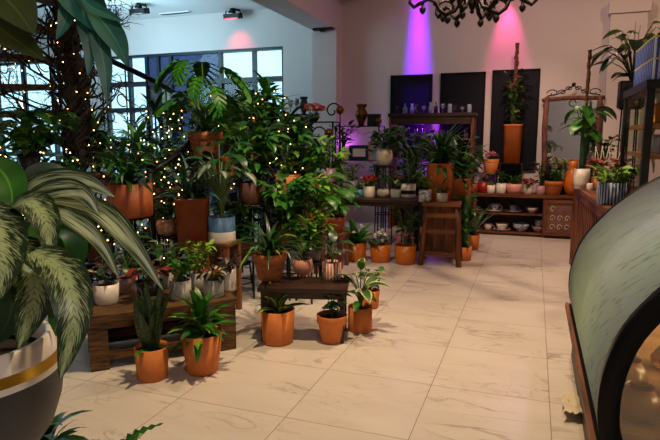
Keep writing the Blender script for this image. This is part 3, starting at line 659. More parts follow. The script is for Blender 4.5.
# curved glass counter case
prof = [(.285, .36), (.265, .42), (.257, .5), (.262, .6), (.28, .69), (.31, .78), (.356, .86), (.412, .935), (.475, 1.01), (.55, 1.08), (.635, 1.15), (.73, 1.215), (.84, 1.27), (.98, 1.31), (1.15, 1.33)]
def smooth(P, k=3):
    for _ in range(k-1):
        Q = [P[0]]
        for a, b in zip(P, P[1:]): Q += [(a[0]*.75+b[0]*.25, a[1]*.75+b[1]*.25), (a[0]*.25+b[0]*.75, a[1]*.25+b[1]*.75)]
        P = Q+[P[-1]]
    return P
prof = smooth(prof, 2); YN, YF = 2.08, 3.92
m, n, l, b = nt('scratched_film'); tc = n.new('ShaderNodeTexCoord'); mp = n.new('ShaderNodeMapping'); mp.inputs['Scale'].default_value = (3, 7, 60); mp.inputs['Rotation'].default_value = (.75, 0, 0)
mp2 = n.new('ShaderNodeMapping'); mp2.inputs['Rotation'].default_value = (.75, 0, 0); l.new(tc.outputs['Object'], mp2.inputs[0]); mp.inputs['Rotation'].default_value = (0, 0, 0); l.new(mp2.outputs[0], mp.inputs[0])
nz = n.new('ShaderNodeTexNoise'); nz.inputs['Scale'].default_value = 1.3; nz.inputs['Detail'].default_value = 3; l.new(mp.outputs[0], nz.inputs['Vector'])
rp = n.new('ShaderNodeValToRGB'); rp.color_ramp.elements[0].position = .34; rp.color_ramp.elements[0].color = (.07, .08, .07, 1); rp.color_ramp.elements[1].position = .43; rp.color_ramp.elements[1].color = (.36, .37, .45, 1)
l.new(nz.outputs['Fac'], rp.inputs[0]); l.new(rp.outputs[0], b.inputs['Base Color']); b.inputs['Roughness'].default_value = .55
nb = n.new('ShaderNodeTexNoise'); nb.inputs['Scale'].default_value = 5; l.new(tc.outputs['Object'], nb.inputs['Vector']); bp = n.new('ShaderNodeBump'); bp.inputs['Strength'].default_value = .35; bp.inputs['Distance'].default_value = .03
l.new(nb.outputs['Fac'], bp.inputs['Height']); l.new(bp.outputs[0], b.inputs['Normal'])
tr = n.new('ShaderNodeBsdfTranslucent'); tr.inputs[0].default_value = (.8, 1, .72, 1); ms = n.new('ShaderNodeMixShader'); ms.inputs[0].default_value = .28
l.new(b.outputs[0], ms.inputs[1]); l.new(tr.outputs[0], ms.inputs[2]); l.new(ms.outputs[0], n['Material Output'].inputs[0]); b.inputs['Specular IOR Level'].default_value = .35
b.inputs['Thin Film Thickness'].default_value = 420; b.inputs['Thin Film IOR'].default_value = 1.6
MATS['scratched_film'] = m
t = thing('glass_counter_case', 'curved glass display case with a thick black end frame in the right foreground', 'display case', (0, YN, 0))
def extr(P, y0, y1, th, inward=True):
    m = MB(); N = []
    for i, p in enumerate(P):
        a, b = P[max(0, i-1)], P[min(len(P)-1, i+1)]; dx, dz = b[0]-a[0], b[1]-a[1]; L = sqrt(dx*dx+dz*dz); N.append((dz/L, -dx/L))
    vs = []
    for (x, z), (nx, nz_) in zip(P, N): vs += [(x, y0, z), (x, y1, z), (x+nx*th, y1, z+nz_*th), (x+nx*th, y0, z+nz_*th)]
    fs = [(4*i+k, 4*i+(k+1) % 4, 4*i+4+(k+1) % 4, 4*i+4+k) for i in range(len(P)-1) for k in range(4)]+[(3, 2, 1, 0), tuple(4*(len(P)-1)+k for k in range(4))]
    m.add(vs, fs); return m
extr(prof, .02, YF-YN-.02, .006).build('curved_glass', 'scratched_film', t)
pr2 = [(x-.004, z+.004) for x, z in prof]
extr(pr2, -.02, .03, .07).build('end_frame', 'black_metal', t); extr(pr2, YF-YN-.03, YF-YN, .05).build('end_frame', 'black_metal', t)
mm = MB(); q = [(x+.03, z) for x, z in prof]; vs = [(x, 0, z) for x, z in q]+[(1.15, 0, .36)]; vs += [(x, .006, z) for x, _, z in vs]; k = len(vs)//2
mm.add(vs, [tuple(range(k)), tuple(range(k, 2*k))[::-1]]+[(i, (i+1) % k, k+(i+1) % k, k+i) for i in range(k)], sm=False); mm.build('end_pane', 'case_glass', t)
MB().b2(.30, 1.2, 0, YF-YN, 0, .34).build('base_cabinet', 'wood_dark', t)
MB().b2(.268, 1.2, -.02, YF-YN+.02, .335, .36).build('bottom_rail', 'black_metal', t); MB().b2(.246, .266, -.3, YF-YN+.05, .325, .355).build('bumper_rail', 'wood_y', t)
MB().b2(.30, 1.15, .05, YF-YN-.05, .37, .40).build('deck', 'wood_light', t); MB().b2(.52, 1.15, .05, YF-YN-.05, .72, .735).build('shelf', 'case_glass', t)
MB().b2(1.15, 1.2, 0, YF-YN, .36, 1.33).build('back_panel', 'wood_light', t)
random.seed(8)
for k in range(9):
    x, y = .42+(k % 3)*.22, .2+(k//3)*.28; m = MB(); m.lathe([(.05, 0), (.075, .01), (.085, .05), (.06, .09), (.045, .11), (.05, .125)], 16, rib=.03, ribn=6); single('glass_jar', m, 'amber', 'amber glass jar inside the curved glass case', 'jar', (x, YN+y, .4), 'amber jars in the curved glass case')
m = MB(); random.seed(4); n_ = 7
vs = [(R_(-.008, .008)+.11*(i/n_-.5)*(1-.3*j/n_), .34*(j/n_-.5)+R_(-.008, .008), .004+abs(.035*sin(i*1.7+j*.9))*R_(.5, 1)+.035*max(0, 1-j/5)) for j in range(n_+1) for i in range(n_+1)]
m.add(vs, [(j*(n_+1)+i, j*(n_+1)+i+1, (j+1)*(n_+1)+i+1, (j+1)*(n_+1)+i) for j in range(n_) for i in range(n_)]); p = at_z(572, 408, 0); single('crumpled_paper', m, 'cream', 'crumpled pale wrapping paper on the floor beside the glass case', 'paper', (p.x, p.y, 0))
# ================================================================ PLANTS ON THE FLOOR AND THE LOW BENCHES
def stripe_mat(name, c1, c2, k=14, axis=0):
    m, n, l, b = nt(name); uv = n.new('ShaderNodeUVMap'); sp = n.new('ShaderNodeSeparateXYZ'); l.new(uv.outputs[0], sp.inputs[0])
    a = n.new('ShaderNodeMath'); a.operation = 'MULTIPLY'; a.inputs[1].default_value = k; l.new(sp.outputs[axis], a.inputs[0])
    f = n.new('ShaderNodeMath'); f.operation = 'FRACT'; l.new(a.outputs[0], f.inputs[0]); g = n.new('ShaderNodeMath'); g.operation = 'GREATER_THAN'; g.inputs[1].default_value = .5; l.new(f.outputs[0], g.inputs[0])
    x = n.new('ShaderNodeMix'); x.data_type = 'RGBA'; x.inputs[6].default_value = srgb(c1); x.inputs[7].default_value = srgb(c2); l.new(g.outputs[0], x.inputs[0]); l.new(x.outputs[2], b.inputs['Base Color']); b.inputs['Roughness'].default_value = .5; MATS[name] = m
stripe_mat('pink_stripe', (206, 90, 76), (236, 214, 204), 18)
stripe_mat('pattern_blue', (176, 192, 214), (26, 46, 92), 30)
mat('pattern_dark', (190, 190, 200), .4, scale=40, col2=(18, 18, 30))
mat('woven', (206, 160, 130), .8, scale=30, col2=(150, 104, 80), bump=1)
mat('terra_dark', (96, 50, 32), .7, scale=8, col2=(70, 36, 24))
G1 = 'clay pots standing on the floor'
plant('potted_snake_plant', 'snake plant with banded upright leaves in an orange clay pot before the rough bench', 153, 382, z=0, w=33, h=33, leaf='lf_band', fol=[('upright', dict(n=11, L=84, W=12, r0=8)), ('rosette', dict(n=5, L=26, W=8, el=(0, 30), droop=.8, shape='lance', leaf='lf_mid'))])
plant('potted_croton', 'bushy green plant in a flared clay pot at the right corner of the rough bench', 203, 377, z=0, w=42, h=41, pot='taper', leaf='lf_mid', fol=[('rosette', dict(n=34, L=34, W=10, el=(0, 82), droop=1.0, shape='lance', zs=20)), ('rosette', dict(n=12, L=31, W=9, el=(10, 60), droop=1, shape='lance', zs=12, leaf='lf_lime'))])
plant('potted_aglaonema', 'green and cream leafed plant in a smooth clay pot below the dark side table', 278, 346, z=0, w=34, h=34, leaf='lf_var', fol=[('rosette', dict(n=10, L=28, W=9.5, el=(15, 78), droop=.9, shape='lance', zs=4))])
plant('potted_pothos', 'dark leafed plant in a rimmed clay pot under the side table right end', 332, 345, z=0, w=30, h=28, pot='classic', pm='terracotta', leaf='lf_dark', fol=[('bush', dict(h=30, r=13, n=34, L=11, W=6.5))])
plant('potted_dumb_cane', 'tall yellow-edged leafy plant in a narrow clay pot beside the side table', 360, 333, z=0, w=24, h=25, pot='straight', leaf='lf_edge', fol=[('petiole', dict(n=13, h=42, r=12, L=24, W=10, droop=1, shape='lance', el=(-10, 60))), ('petiole', dict(n=6, h=24, r=9, L=17, W=8, leaf='lf_mid'))], flower=('white_petal', dict(n=3, h=34, r=10, R=4, pet=3)))
plant('potted_lily', 'small leafy plant in a clay pot half hidden behind the narrow clay pot', 370, 309, z=0, w=19, h=18, leaf='lf_mid', fol=[('bush', dict(h=26, r=10, n=24, L=9, W=5))])
plant('potted_spider_plant', 'arching spider plant in a large rimmed weathered clay pot on the dark side table', 270, 282, z=.4, w=34, h=27, pot='classic', pm='terra_worn', leaf='lf_mid', fol=[('rosette', dict(n=46, L=54, W=3.4, el=(30, 86), droop=1.8, shape='strap', leaf='lf_dark')), ('rosette', dict(n=10, L=40, W=3.4, el=(20, 75), droop=1.7, shape='strap', leaf='lf_lime'))])
plant('potted_peperomia', 'dark bushy plant in a round pink pot on little feet on the dark side table', 303, 278, z=.4, w=21, h=16, pot='round', pm='pink_pot', leaf='lf_dark', feet=True, fol=[('bush', dict(h=20, r=13, n=50, L=7, W=4)), ('bush', dict(h=16, r=12, n=14, L=7, W=4, leaf='lf_red'))])
plant('potted_rubber_plant', 'broad dark leafed plant in a pink and white striped pot on the dark side table', 332, 280, z=.4, w=19, h=17, pot='straight', pm='pink_stripe', leaf='lf_dark', fol=[('petiole', dict(n=7, h=24, r=8, L=17, W=9, el=(10, 60)))])
# floor row at the back
FB = 'clay pots on the floor near the stool'
plant('potted_orchid', 'leafy plant with pale flowers in a clay pot, leftmost before the long table', 356, 262, z=0, w=21, h=19, pm='orange_glaze', leaf='lf_mid', fol=[('rosette', dict(n=18, L=30, W=7, el=(20, 80), droop=1.1, shape='lance'))], flower=('white_petal', dict(n=3, h=20, r=12, R=3)))
plant('potted_cyclamen', 'white flowering cyclamen in a clay pot on the floor before the long table', 380, 263, z=0, w=21, h=18, pm='orange_glaze', leaf='lf_silver', fol=[('petiole', dict(n=12, h=10, r=9, L=7, W=7))], flower=('white_petal', dict(n=8, h=15, r=8, R=3)))
plant('potted_cyclamen', 'dark leafed plant with pink flowers in a clay pot just left of the stool', 405, 265, z=0, w=22, h=19, pm='orange_glaze', leaf='lf_dark', fol=[('bush', dict(h=42, r=13, n=40, L=10, W=5))], flower=('pink_petal', dict(n=8, h=14, r=11, R=3.2)))
plant('potted_cactus', 'tall branching green cactus in a small clay pot just right of the stool', 464, 261, z=0, w=15, h=14, leaf='lf_mid', fol=[('cactus', dict(h=54, r=3, arms=3)), ('bush', dict(h=56, r=9, n=60, L=8, W=4))])
plant('potted_yucca', 'spiky green plant in a clay pot behind the cactus beside the stool', 471, 250, z=0, w=16, h=15, leaf='lf_mid', fol=[('rosette', dict(n=20, L=34, W=2.5, el=(40, 85), droop=.5))])
# rough bench
GB = 'small pots on the rough bench'
plant('potted_begonia', 'dark purple plant in a plain white pot at the left of the rough bench', 107, 305, z=.36, w=25, h=20, pm='white_glaze', leaf='lf_purple', fol=[('bush', dict(h=24, r=15, n=40, L=9, W=6)), ('bush', dict(h=22, r=13, n=10, L=8, W=4, leaf='lf_blue'))])
plant('potted_begonia', 'silver and red leafed begonia in a pale pot behind the hanging foreground leaf', 84, 306, z=.36, w=18, h=19, pm='mauve_pot', leaf='lf_begonia', fol=[('petiole', dict(n=12, h=20, r=12, L=13, W=11)), ('bush', dict(h=22, r=14, n=22, L=9, W=6, leaf='lf_red'))])
plant('potted_begonia', 'red-brown begonia in a black bowl with cream foot on the rough bench', 150, 302, z=.36, w=27, h=19, pot='bowl', pm='dark_pot', band=[(0, .28, 'cream')], leaf='lf_red', fol=[('petiole', dict(n=12, h=20, r=13, L=14, W=10)), ('petiole', dict(n=5, h=22, r=12, L=13, W=9, leaf='lf_begonia'))])
plant('potted_jade_plant', 'small leaved dark green bush in a grey cement pot on the rough bench', 181, 300, z=.36, w=21, h=19, pot='straight', pm='grey_pot', leaf='lf_mid', fol=[('bush', dict(h=28, r=17, n=70, L=8, W=4.5))])
plant('potted_rex_begonia', 'curled leafed begonia in a pale grey pot at the bench front', 214, 298, z=.36, w=20, h=18, pot='straight', pm='grey_pot', leaf='lf_begonia', fol=[('petiole', dict(n=10, h=13, r=9, L=13, W=11, el=(-30, 40))), ('bush', dict(h=14, r=11, n=12, L=8, W=5, leaf='lf_red'))])
plant('potted_begonia', 'dark leafed plant in a tall white pot at the right end of the bench', 228, 291, z=.36, w=17, h=22, pot='straight', pm='white_glaze', leaf='lf_purple', fol=[('bush', dict(h=16, r=15, n=26, L=10, W=5))])
plant('potted_lemon_balm', 'bright lime green bush in a pale pot behind the grey cement pot', 199, 290, z=.36, w=17, h=17, pm='grey_pot', leaf='lf_lime', fol=[('bush', dict(h=36, r=18, n=80, L=8, W=4.5))])
plant('potted_calathea', 'dark leafed plant in a mauve pot behind the white pot on the rough bench', 128, 293, z=.36, w=20, h=15, pm='mauve_pot', leaf='lf_dark', fol=[('petiole', dict(n=12, h=34, r=16, L=18, W=9, shape='lance')), ('petiole', dict(n=5, h=30, r=14, L=15, W=8, leaf='lf_begonia'))])
plant('potted_calathea', 'dark green plant in a grey pot behind the black and cream bowl', 164, 288, z=.36, w=20, h=15, pm='grey_pot', leaf='lf_dark', fol=[('petiole', dict(n=13, h=36, r=17, L=19, W=9, shape='lance')), ('bush', dict(h=30, r=15, n=26, L=9, W=5, leaf='lf_silver'))])
# ================================================================ RAISED PLANTS (each pot on a stand of its own)
def raised(name, label, px, py, Y, w, h, sk='metal', sl=None, **k):
    t, c, s, zz = plant(name, label, px, py, Y=Y, w=w, h=h, **k)
    R = w*s/2
    if sk == 'metal': stand('plant_stand', sl, c, R*.95, 4, group='iron plant stands among the leaves')
    else: wood_stand('wooden_stand', sl, c, R*2.1, group='wooden stands among the leaves')
    return t, c, s
raised('potted_dracaena', 'dracaena with narrow leaves in a wide plain clay planter on an iron stand', 131, 216, 3.6, 43, 33, sl='black iron stand under the wide clay planter', pot='straight', pm='terra_red', leaf='lf_mid',
       fol=[('cane', dict(canes=((-9, 0, 26), (8, 4, 44), (0, -6, 12)), n=18, L=34, W=5, droop=1.3, el=(0, 85))), ('rosette', dict(n=16, L=44, W=6, el=(10, 80), droop=1.2, leaf='lf_dark')), ('bush', dict(h=30, r=20, n=30, L=10, W=5))])
raised('potted_fern', 'bluish grey feathery plant in a tall square tapered clay planter', 194, 246, 3.95, 31, 49, 'wood', 'wooden stand under the tall square clay planter', pot='tallsq', pm='terra_red', leaf='lf_blue', rz=.5,
       fol=[('rosette', dict(n=26, L=52, W=3.5, el=(25, 84), droop=1.1)), ('bush', dict(h=40, r=22, n=50, L=12, W=5, leaf='lf_silver')), ('bush', dict(h=22, r=20, n=30, L=10, W=6, leaf='lf_dark'))])
raised('potted_calathea', 'broad striped leafed plant with bare canes in a blue and white pot', 222, 241, 4.0, 27, 25, 'wood', 'slim wooden stand under the blue and white pot', pot='straight', pm='denim', band=[(0, .42, 'white_glaze')], leaf='lf_silver',
       fol=[('petiole', dict(n=16, h=62, r=24, L=24, W=11, hmin=.75, pr=1.2, shape='lance', el=(-30, 30))), ('petiole', dict(n=14, h=74, r=24, L=24, W=12, hmin=.6, leaf='lf_dark'))])
raised('potted_succulent', 'small dark plant in a pale woven-look pot under the wide clay planter', 167, 234, 3.95, 20, 15, sl='thin iron stand under the woven-look pot', pot='barrel', pm='woven', leaf='lf_dark', fol=[('bush', dict(h=24, r=14, n=40, L=9, W=5))])
raised('potted_monstera', 'large split-leaf monstera in a rimmed clay pot raised high on a stand', 206, 158, 4.6, 34, 26, sl='tall iron stand under the high monstera pot', pot='classic', pm='terra_worn', leaf='lf_mid',
       fol=[('petiole', dict(n=11, h=82, r=26, L=34, W=38, split=True, hmin=.4, droop=.8, el=(-50, -8), azs=[.3, 1.2, 2.2, 3.2, 4.1, 5, 5.8, .8, 2.7, 4.6, 3.7])), ('rosette', dict(n=16, L=44, W=4, el=(20, 80), droop=1.2)), ('bush', dict(h=34, r=22, n=40, L=12, W=6, leaf='lf_lime'))])
DG = 'leafy pots packed among the plants in the middle'
J = [ # name, label, px, py, Y, w, h, pot mat, leaf, fol
 ('potted_philodendron', 'green bushy plant in a red clay pot right of the blue and white pot', 252, 204, 4.55, 30, 22, 'terra_dark', 'lf_mid', [('bush', dict(h=62, r=32, n=80, L=17, W=9)), ('bush', dict(h=70, r=34, n=40, L=14, W=7, leaf='lf_dark'))]),
 ('potted_palm', 'feathery palm rising below the shop window left of the iron rack', 288, 196, 5.5, 26, 22, 'terracotta', 'lf_dark', [('cane', dict(canes=((0, 0, 52), (-8, 0, 34), (9, 0, 40)), n=22, L=32, W=3.6, droop=1.3)), ('bush', dict(h=60, r=26, n=50, L=14, W=6, leaf='lf_mid'))]),
 ('potted_schefflera', 'light green umbrella plant in an orange pot before the iron rack', 311, 192, 5.6, 21, 16, 'orange_glaze', 'lf_lime', [('bush', dict(h=42, r=22, n=60, L=13, W=6, leaf='lf_mid')), ('bush', dict(h=40, r=20, n=26, L=11, W=6))]),
 ('potted_philodendron', 'glossy bush in a clay pot low between the rough bench and the side table', 238, 262, 4.5, 28, 22, 'terra_dark', 'lf_dark', [('bush', dict(h=46, r=28, n=60, L=15, W=8)), ('rosette', dict(n=12, L=32, W=5, el=(10, 70)))]),
 ('potted_ficus', 'full green bush in a dark pot just behind the spider plant', 288, 246, 4.6, 28, 22, 'terra_dark', 'lf_mid', [('bush', dict(h=52, r=30, n=90, L=15, W=7)), ('bush', dict(h=46, r=30, n=40, L=12, W=7, leaf='lf_dark'))]),
 ('potted_anthurium', 'broad heart leafed plant in an orange pot behind the striped pot', 318, 226, 5.0, 25, 15, 'orange_glaze', 'lf_mid', [('petiole', dict(n=16, h=38, r=22, L=20, W=13)), ('bush', dict(h=40, r=22, n=30, L=12, W=6, leaf='lf_lime'))]),
 ('potted_weeping_fig', 'tall dark bush against the shop window right of the high monstera', 252, 172, 5.9, 28, 22, 'terracotta', 'lf_dark', [('bush', dict(h=76, r=34, n=110, L=15, W=6)), ('bush', dict(h=70, r=30, n=60, L=13, W=6, leaf='lf_mid'))]),
 ('potted_croton', 'loose yellow-green bush behind the high monstera pot', 226, 176, 5.2, 26, 20, 'terracotta', 'lf_lime', [('bush', dict(h=64, r=26, n=60, L=14, W=6, leaf='lf_mid')), ('bush', dict(h=60, r=24, n=30, L=12, W=6))]),
 ('potted_fern', 'dark fern filling the gap under the high monstera pot', 186, 200, 4.75, 26, 20, 'terra_dark', 'lf_dark', [('rosette', dict(n=30, L=40, W=4, el=(0, 75), droop=1.4)), ('bush', dict(h=44, r=26, n=60, L=12, W=5, leaf='lf_mid'))]),
 ('potted_ivy', 'trailing ivy behind the wide clay planter near the newel post', 160, 205, 4.5, 26, 18, 'terra_dark', 'lf_dark', [('bush', dict(h=44, r=26, n=80, L=10, W=7, trail=.6)), ('bush', dict(h=40, r=22, n=40, L=9, W=6, leaf='lf_mid'))]),
 ('potted_peace_lily', 'long leafed plant low behind the rough bench beneath the wide clay planter', 100, 262, 4.0, 30, 20, 'terra_dark', 'lf_dark', [('petiole', dict(n=22, h=44, r=26, L=26, W=8, shape='lance')), ('bush', dict(h=36, r=26, n=40, L=11, W=6, leaf='lf_silver'))]),
 ('potted_schefflera', 'lime leafed bush on the left in front of the stair treads', 30, 172, 3.6, 22, 18, 'dark_pot', 'lf_lime', [('bush', dict(h=44, r=52, n=80, L=17, W=9, leaf='lf_mid')), ('bush', dict(h=40, r=52, n=60, L=15, W=8))]),
 ('potted_fern', 'low dark fern left of the newel post behind the striped leaves', 62, 214, 3.7, 34, 22, 'terra_dark', 'lf_dark', [('rosette', dict(n=26, L=42, W=5, el=(0, 70), droop=1.3)), ('bush', dict(h=40, r=30, n=50, L=12, W=6, leaf='lf_mid'))]),
 ('potted_dracaena', 'slender leafed plant standing left of the wide clay planter', 98, 190, 4.6, 24, 18, 'terra_dark', 'lf_mid', [('cane', dict(canes=((0, 0, 44), (8, 0, 24)), n=20, L=30, W=5, droop=1.2)), ('bush', dict(h=30, r=22, n=40, L=12, W=6, leaf='lf_dark'))]),
 ('potted_pothos', 'heart leafed climber between the iron rack and the leafy mass', 330, 182, 6.4, 16, 14, 'mauve_pot', 'lf_mid', [('bush', dict(h=22, r=11, n=30, L=8, W=5, trail=.8))]),
 ('potted_palm', 'small palm in front of the long table near its left leg', 335, 232, 5.9, 22, 16, 'terra_red', 'lf_mid', [('petiole', dict(n=18, h=34, r=18, L=17, W=7, shape='lance')), ('bush', dict(h=34, r=16, n=24, L=10, W=6, leaf='lf_lime'))]),
]
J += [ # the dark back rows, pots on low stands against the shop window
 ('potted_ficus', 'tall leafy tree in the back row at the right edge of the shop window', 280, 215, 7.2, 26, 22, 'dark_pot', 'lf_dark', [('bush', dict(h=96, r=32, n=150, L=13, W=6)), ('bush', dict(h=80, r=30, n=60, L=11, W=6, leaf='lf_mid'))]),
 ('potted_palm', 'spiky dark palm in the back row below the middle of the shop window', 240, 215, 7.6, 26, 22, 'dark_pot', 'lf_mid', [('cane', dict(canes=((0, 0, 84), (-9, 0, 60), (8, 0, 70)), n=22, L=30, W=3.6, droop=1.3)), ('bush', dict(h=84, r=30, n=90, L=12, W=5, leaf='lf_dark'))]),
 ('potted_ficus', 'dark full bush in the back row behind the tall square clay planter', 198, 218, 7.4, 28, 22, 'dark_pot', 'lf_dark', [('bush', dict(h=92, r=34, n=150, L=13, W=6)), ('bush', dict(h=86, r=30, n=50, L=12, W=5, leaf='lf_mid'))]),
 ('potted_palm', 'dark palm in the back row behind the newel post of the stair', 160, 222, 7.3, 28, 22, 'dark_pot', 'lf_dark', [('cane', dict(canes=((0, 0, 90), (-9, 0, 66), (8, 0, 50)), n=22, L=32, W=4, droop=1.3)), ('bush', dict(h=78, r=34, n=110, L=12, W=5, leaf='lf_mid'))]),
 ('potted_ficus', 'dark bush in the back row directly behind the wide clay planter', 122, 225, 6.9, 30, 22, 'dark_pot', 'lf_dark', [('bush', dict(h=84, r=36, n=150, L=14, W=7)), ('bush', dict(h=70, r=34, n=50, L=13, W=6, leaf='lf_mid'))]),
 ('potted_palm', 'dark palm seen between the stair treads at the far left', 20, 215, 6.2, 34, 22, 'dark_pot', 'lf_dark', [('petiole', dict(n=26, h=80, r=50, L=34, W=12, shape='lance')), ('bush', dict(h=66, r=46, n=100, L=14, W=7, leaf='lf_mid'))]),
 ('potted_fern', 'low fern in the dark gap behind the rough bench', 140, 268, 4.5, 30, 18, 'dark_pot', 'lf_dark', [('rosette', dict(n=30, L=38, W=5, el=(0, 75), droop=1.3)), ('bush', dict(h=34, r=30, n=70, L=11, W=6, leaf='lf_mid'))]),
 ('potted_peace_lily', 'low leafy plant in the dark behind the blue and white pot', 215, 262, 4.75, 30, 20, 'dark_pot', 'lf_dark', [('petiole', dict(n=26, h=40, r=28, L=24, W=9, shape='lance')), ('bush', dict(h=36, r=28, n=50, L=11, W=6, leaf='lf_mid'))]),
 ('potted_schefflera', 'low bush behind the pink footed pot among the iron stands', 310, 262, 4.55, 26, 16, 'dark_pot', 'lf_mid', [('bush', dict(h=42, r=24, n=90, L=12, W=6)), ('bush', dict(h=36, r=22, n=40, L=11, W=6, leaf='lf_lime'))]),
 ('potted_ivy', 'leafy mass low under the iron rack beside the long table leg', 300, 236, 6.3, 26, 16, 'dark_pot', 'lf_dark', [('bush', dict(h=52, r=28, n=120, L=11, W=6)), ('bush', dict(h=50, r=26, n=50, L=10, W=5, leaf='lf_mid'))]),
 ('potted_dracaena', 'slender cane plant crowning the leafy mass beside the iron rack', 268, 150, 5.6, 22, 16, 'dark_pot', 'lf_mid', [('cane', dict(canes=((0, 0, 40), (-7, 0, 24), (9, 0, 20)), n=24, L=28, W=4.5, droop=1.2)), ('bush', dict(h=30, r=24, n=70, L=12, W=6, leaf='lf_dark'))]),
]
for j in J[:-11]+J[-5:]:
    j[9].append(('bush', dict(h=j[9][0][1].get('h', 40)*.95 if 'h' in j[9][0][1] else 36, r=24, n=34, L=11, W=5.5, leaf='lf_lime')))
for j in J[:-11]:
    for f, d in j[9]:
        if 'n' in d: d['n'] = int(d['n']*1.45)
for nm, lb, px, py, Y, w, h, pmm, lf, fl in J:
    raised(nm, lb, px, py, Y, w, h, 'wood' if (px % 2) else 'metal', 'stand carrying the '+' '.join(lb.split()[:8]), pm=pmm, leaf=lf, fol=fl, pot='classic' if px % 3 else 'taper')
# ================================================================ LONG TABLE
T = .7; GT = 'little pots along the long table'
def tb(px, w, h, label, **k): plant(k.pop('name', 'potted_succulent'), label, px, k.pop('py', 197.5), z=k.pop('z', T), w=w, h=h, **k)
tb(347, 9, 9, 'small pink pot with a sprig at the left of the long table row', pm='pink_pot', fol=[('succ', dict(n=12, L=5, W=3))], leaf='lf_silver')
tb(358, 10, 8, 'small turquoise pot with a pale succulent on the long table', pm='blue_pot', leaf='lf_silver', fol=[('bush', dict(h=10, r=6, n=24, L=4, W=3))])
tb(369, 12, 11, 'cream pot with red and yellow flowers on the long table', name='potted_kalanchoe', pm='cream', leaf='lf_mid', fol=[('bush', dict(h=8, r=8, n=26, L=5, W=4))], flower=('red_petal', dict(n=16, h=12, r=9, R=2.4)))
tb(383, 12, 8, 'wide cream and gold bowl with small leaves on the long table', pot='round', pm='cream', leaf='lf_dark', fol=[('bush', dict(h=20, r=7, n=26, L=6, W=3))])
tb(396, 9, 8, 'small speckled pot with a white curl of blossom on the long table', pot='cube', pm='grey_pot', leaf='lf_mid', fol=[('bush', dict(h=12, r=6, n=18, L=5, W=3))], flower=('white_petal', dict(n=4, h=10, r=3, R=2)))
tb(408, 15, 13, 'white and black banded pot with a leafy stem on the long table', name='potted_ficus', pot='straight', pm='white_glaze', band=[(.25, .55, 'dark_pot')], leaf='lf_dark', fol=[('bush', dict(h=40, r=12, n=40, L=9, W=5))])
tb(376, 10, 9, 'small plant in a dark pot behind the red flowers on the long table', py=190, pm='dark_pot', leaf='lf_mid', fol=[('bush', dict(h=20, r=10, n=40, L=7, W=4))])
tb(336, 11, 9, 'dark pot with a leafy plant at the left end of the long table', py=195, pm='dark_pot', leaf='lf_mid', fol=[('bush', dict(h=24, r=12, n=36, L=9, W=5))])
tb(352, 11, 9, 'yellow-green plant behind the turquoise pot on the long table', py=190, pm='grey_pot', leaf='lf_lime', fol=[('bush', dict(h=20, r=11, n=40, L=7, W=4))])
# stool top
plant('potted_dracaena', 'bushy dark dracaena in a tall square clay planter on the stool', 440, 201, z=.72, w=24, h=37, pot='tallsq', leaf='lf_dark', fol=[('rosette', dict(n=40, L=40, W=4.5, el=(5, 85), droop=1.2, zs=10)), ('rosette', dict(n=24, L=34, W=4.5, el=(0, 80), droop=1.2, zs=16, leaf='lf_mid')), ('bush', dict(h=24, r=24, n=40, L=14, W=4))])
plant('potted_palm', 'spreading green plant in a smaller clay planter right behind the stool', 459, 206, Y=6.95, w=20, h=28, pot='tallsq', leaf='lf_mid', fol=[('rosette', dict(n=36, L=40, W=4.5, el=(0, 82), droop=1.1, zs=8)), ('bush', dict(h=46, r=26, n=60, L=14, W=5, leaf='lf_dark'))])
p = at_y(459, 206, 6.95); wood_stand('wooden_stand', 'wooden stand behind the stool under the smaller clay planter', p, .24)
plant('potted_succulent', 'grey-green succulents in a small white pot on the stool', 442, 202, z=.72, w=12, h=9, pm='white_glaze', pot='cyl', leaf='lf_silver', fol=[('bush', dict(h=7, r=9, n=36, L=5, W=3))])
plant('potted_succulent', 'small plant in a black and white patterned cube pot on the left of the stool', 425, 202, z=.72, w=11, h=12, pm='pattern_dark', pot='cube', leaf='lf_mid', fol=[('bush', dict(h=14, r=8, n=24, L=6, W=4))])
# ================================================================ SHELF UNIT TOP
Z = .62; GS = 'small pots along the top of the shelf unit'
def sh(px, w, h, label, **k): Ys = k.pop('Y', 8.86); plant(k.pop('name', 'potted_succulent'), label, 0, 0, pos=(at_y(px, 194, Ys).x, Ys, Z), w=w, h=h, **k)
sh(490.5, 9, 8, 'tiny white pot with a pale rosette near the left of the shelf unit top', pm='white_glaze', leaf='lf_lime', fol=[('succ', dict(n=14, L=5, W=3))])
sh(501, 10, 10, 'white tapered pot with a dark plant before the black crate', pm='white_glaze', leaf='lf_dark', fol=[('bush', dict(h=14, r=6, n=30, L=5, W=3))])
sh(514, 15, 10, 'wide pink bowl with a green succulent before the black crate', pot='barrel', pm='pink_pot', leaf='lf_mid', fol=[('succ', dict(n=20, L=8, W=4)), ('bush', dict(h=9, r=6, n=20, L=4, W=3))])
sh(528, 9, 7, 'tiny yellow pot with orange-red leaves on the shelf unit', pm='cream', leaf='lf_red', fol=[('bush', dict(h=9, r=8, n=26, L=5, W=3))], flower=('red_petal', dict(n=9, h=10, r=7, R=2)))
sh(540.5, 10, 9, 'small mauve pot with dark purple foliage on the shelf unit', pm='mauve_pot', leaf='lf_purple', fol=[('bush', dict(h=26, r=13, n=70, L=6, W=3.5))])
sh(553, 19, 14, 'dense green bush in a rimmed clay pot at the right of the shelf unit', name='potted_jade_plant', pot='classic', leaf='lf_mid', fol=[('bush', dict(h=14, r=11, n=90, L=5, W=3.5, n_st=10))])
sh(470, 15, 9, 'low clay pot at the left end of the shelf unit', pm='terra_red', leaf='lf_dark', fol=[('bush', dict(h=30, r=12, n=50, L=9, W=4))], name='potted_fern')
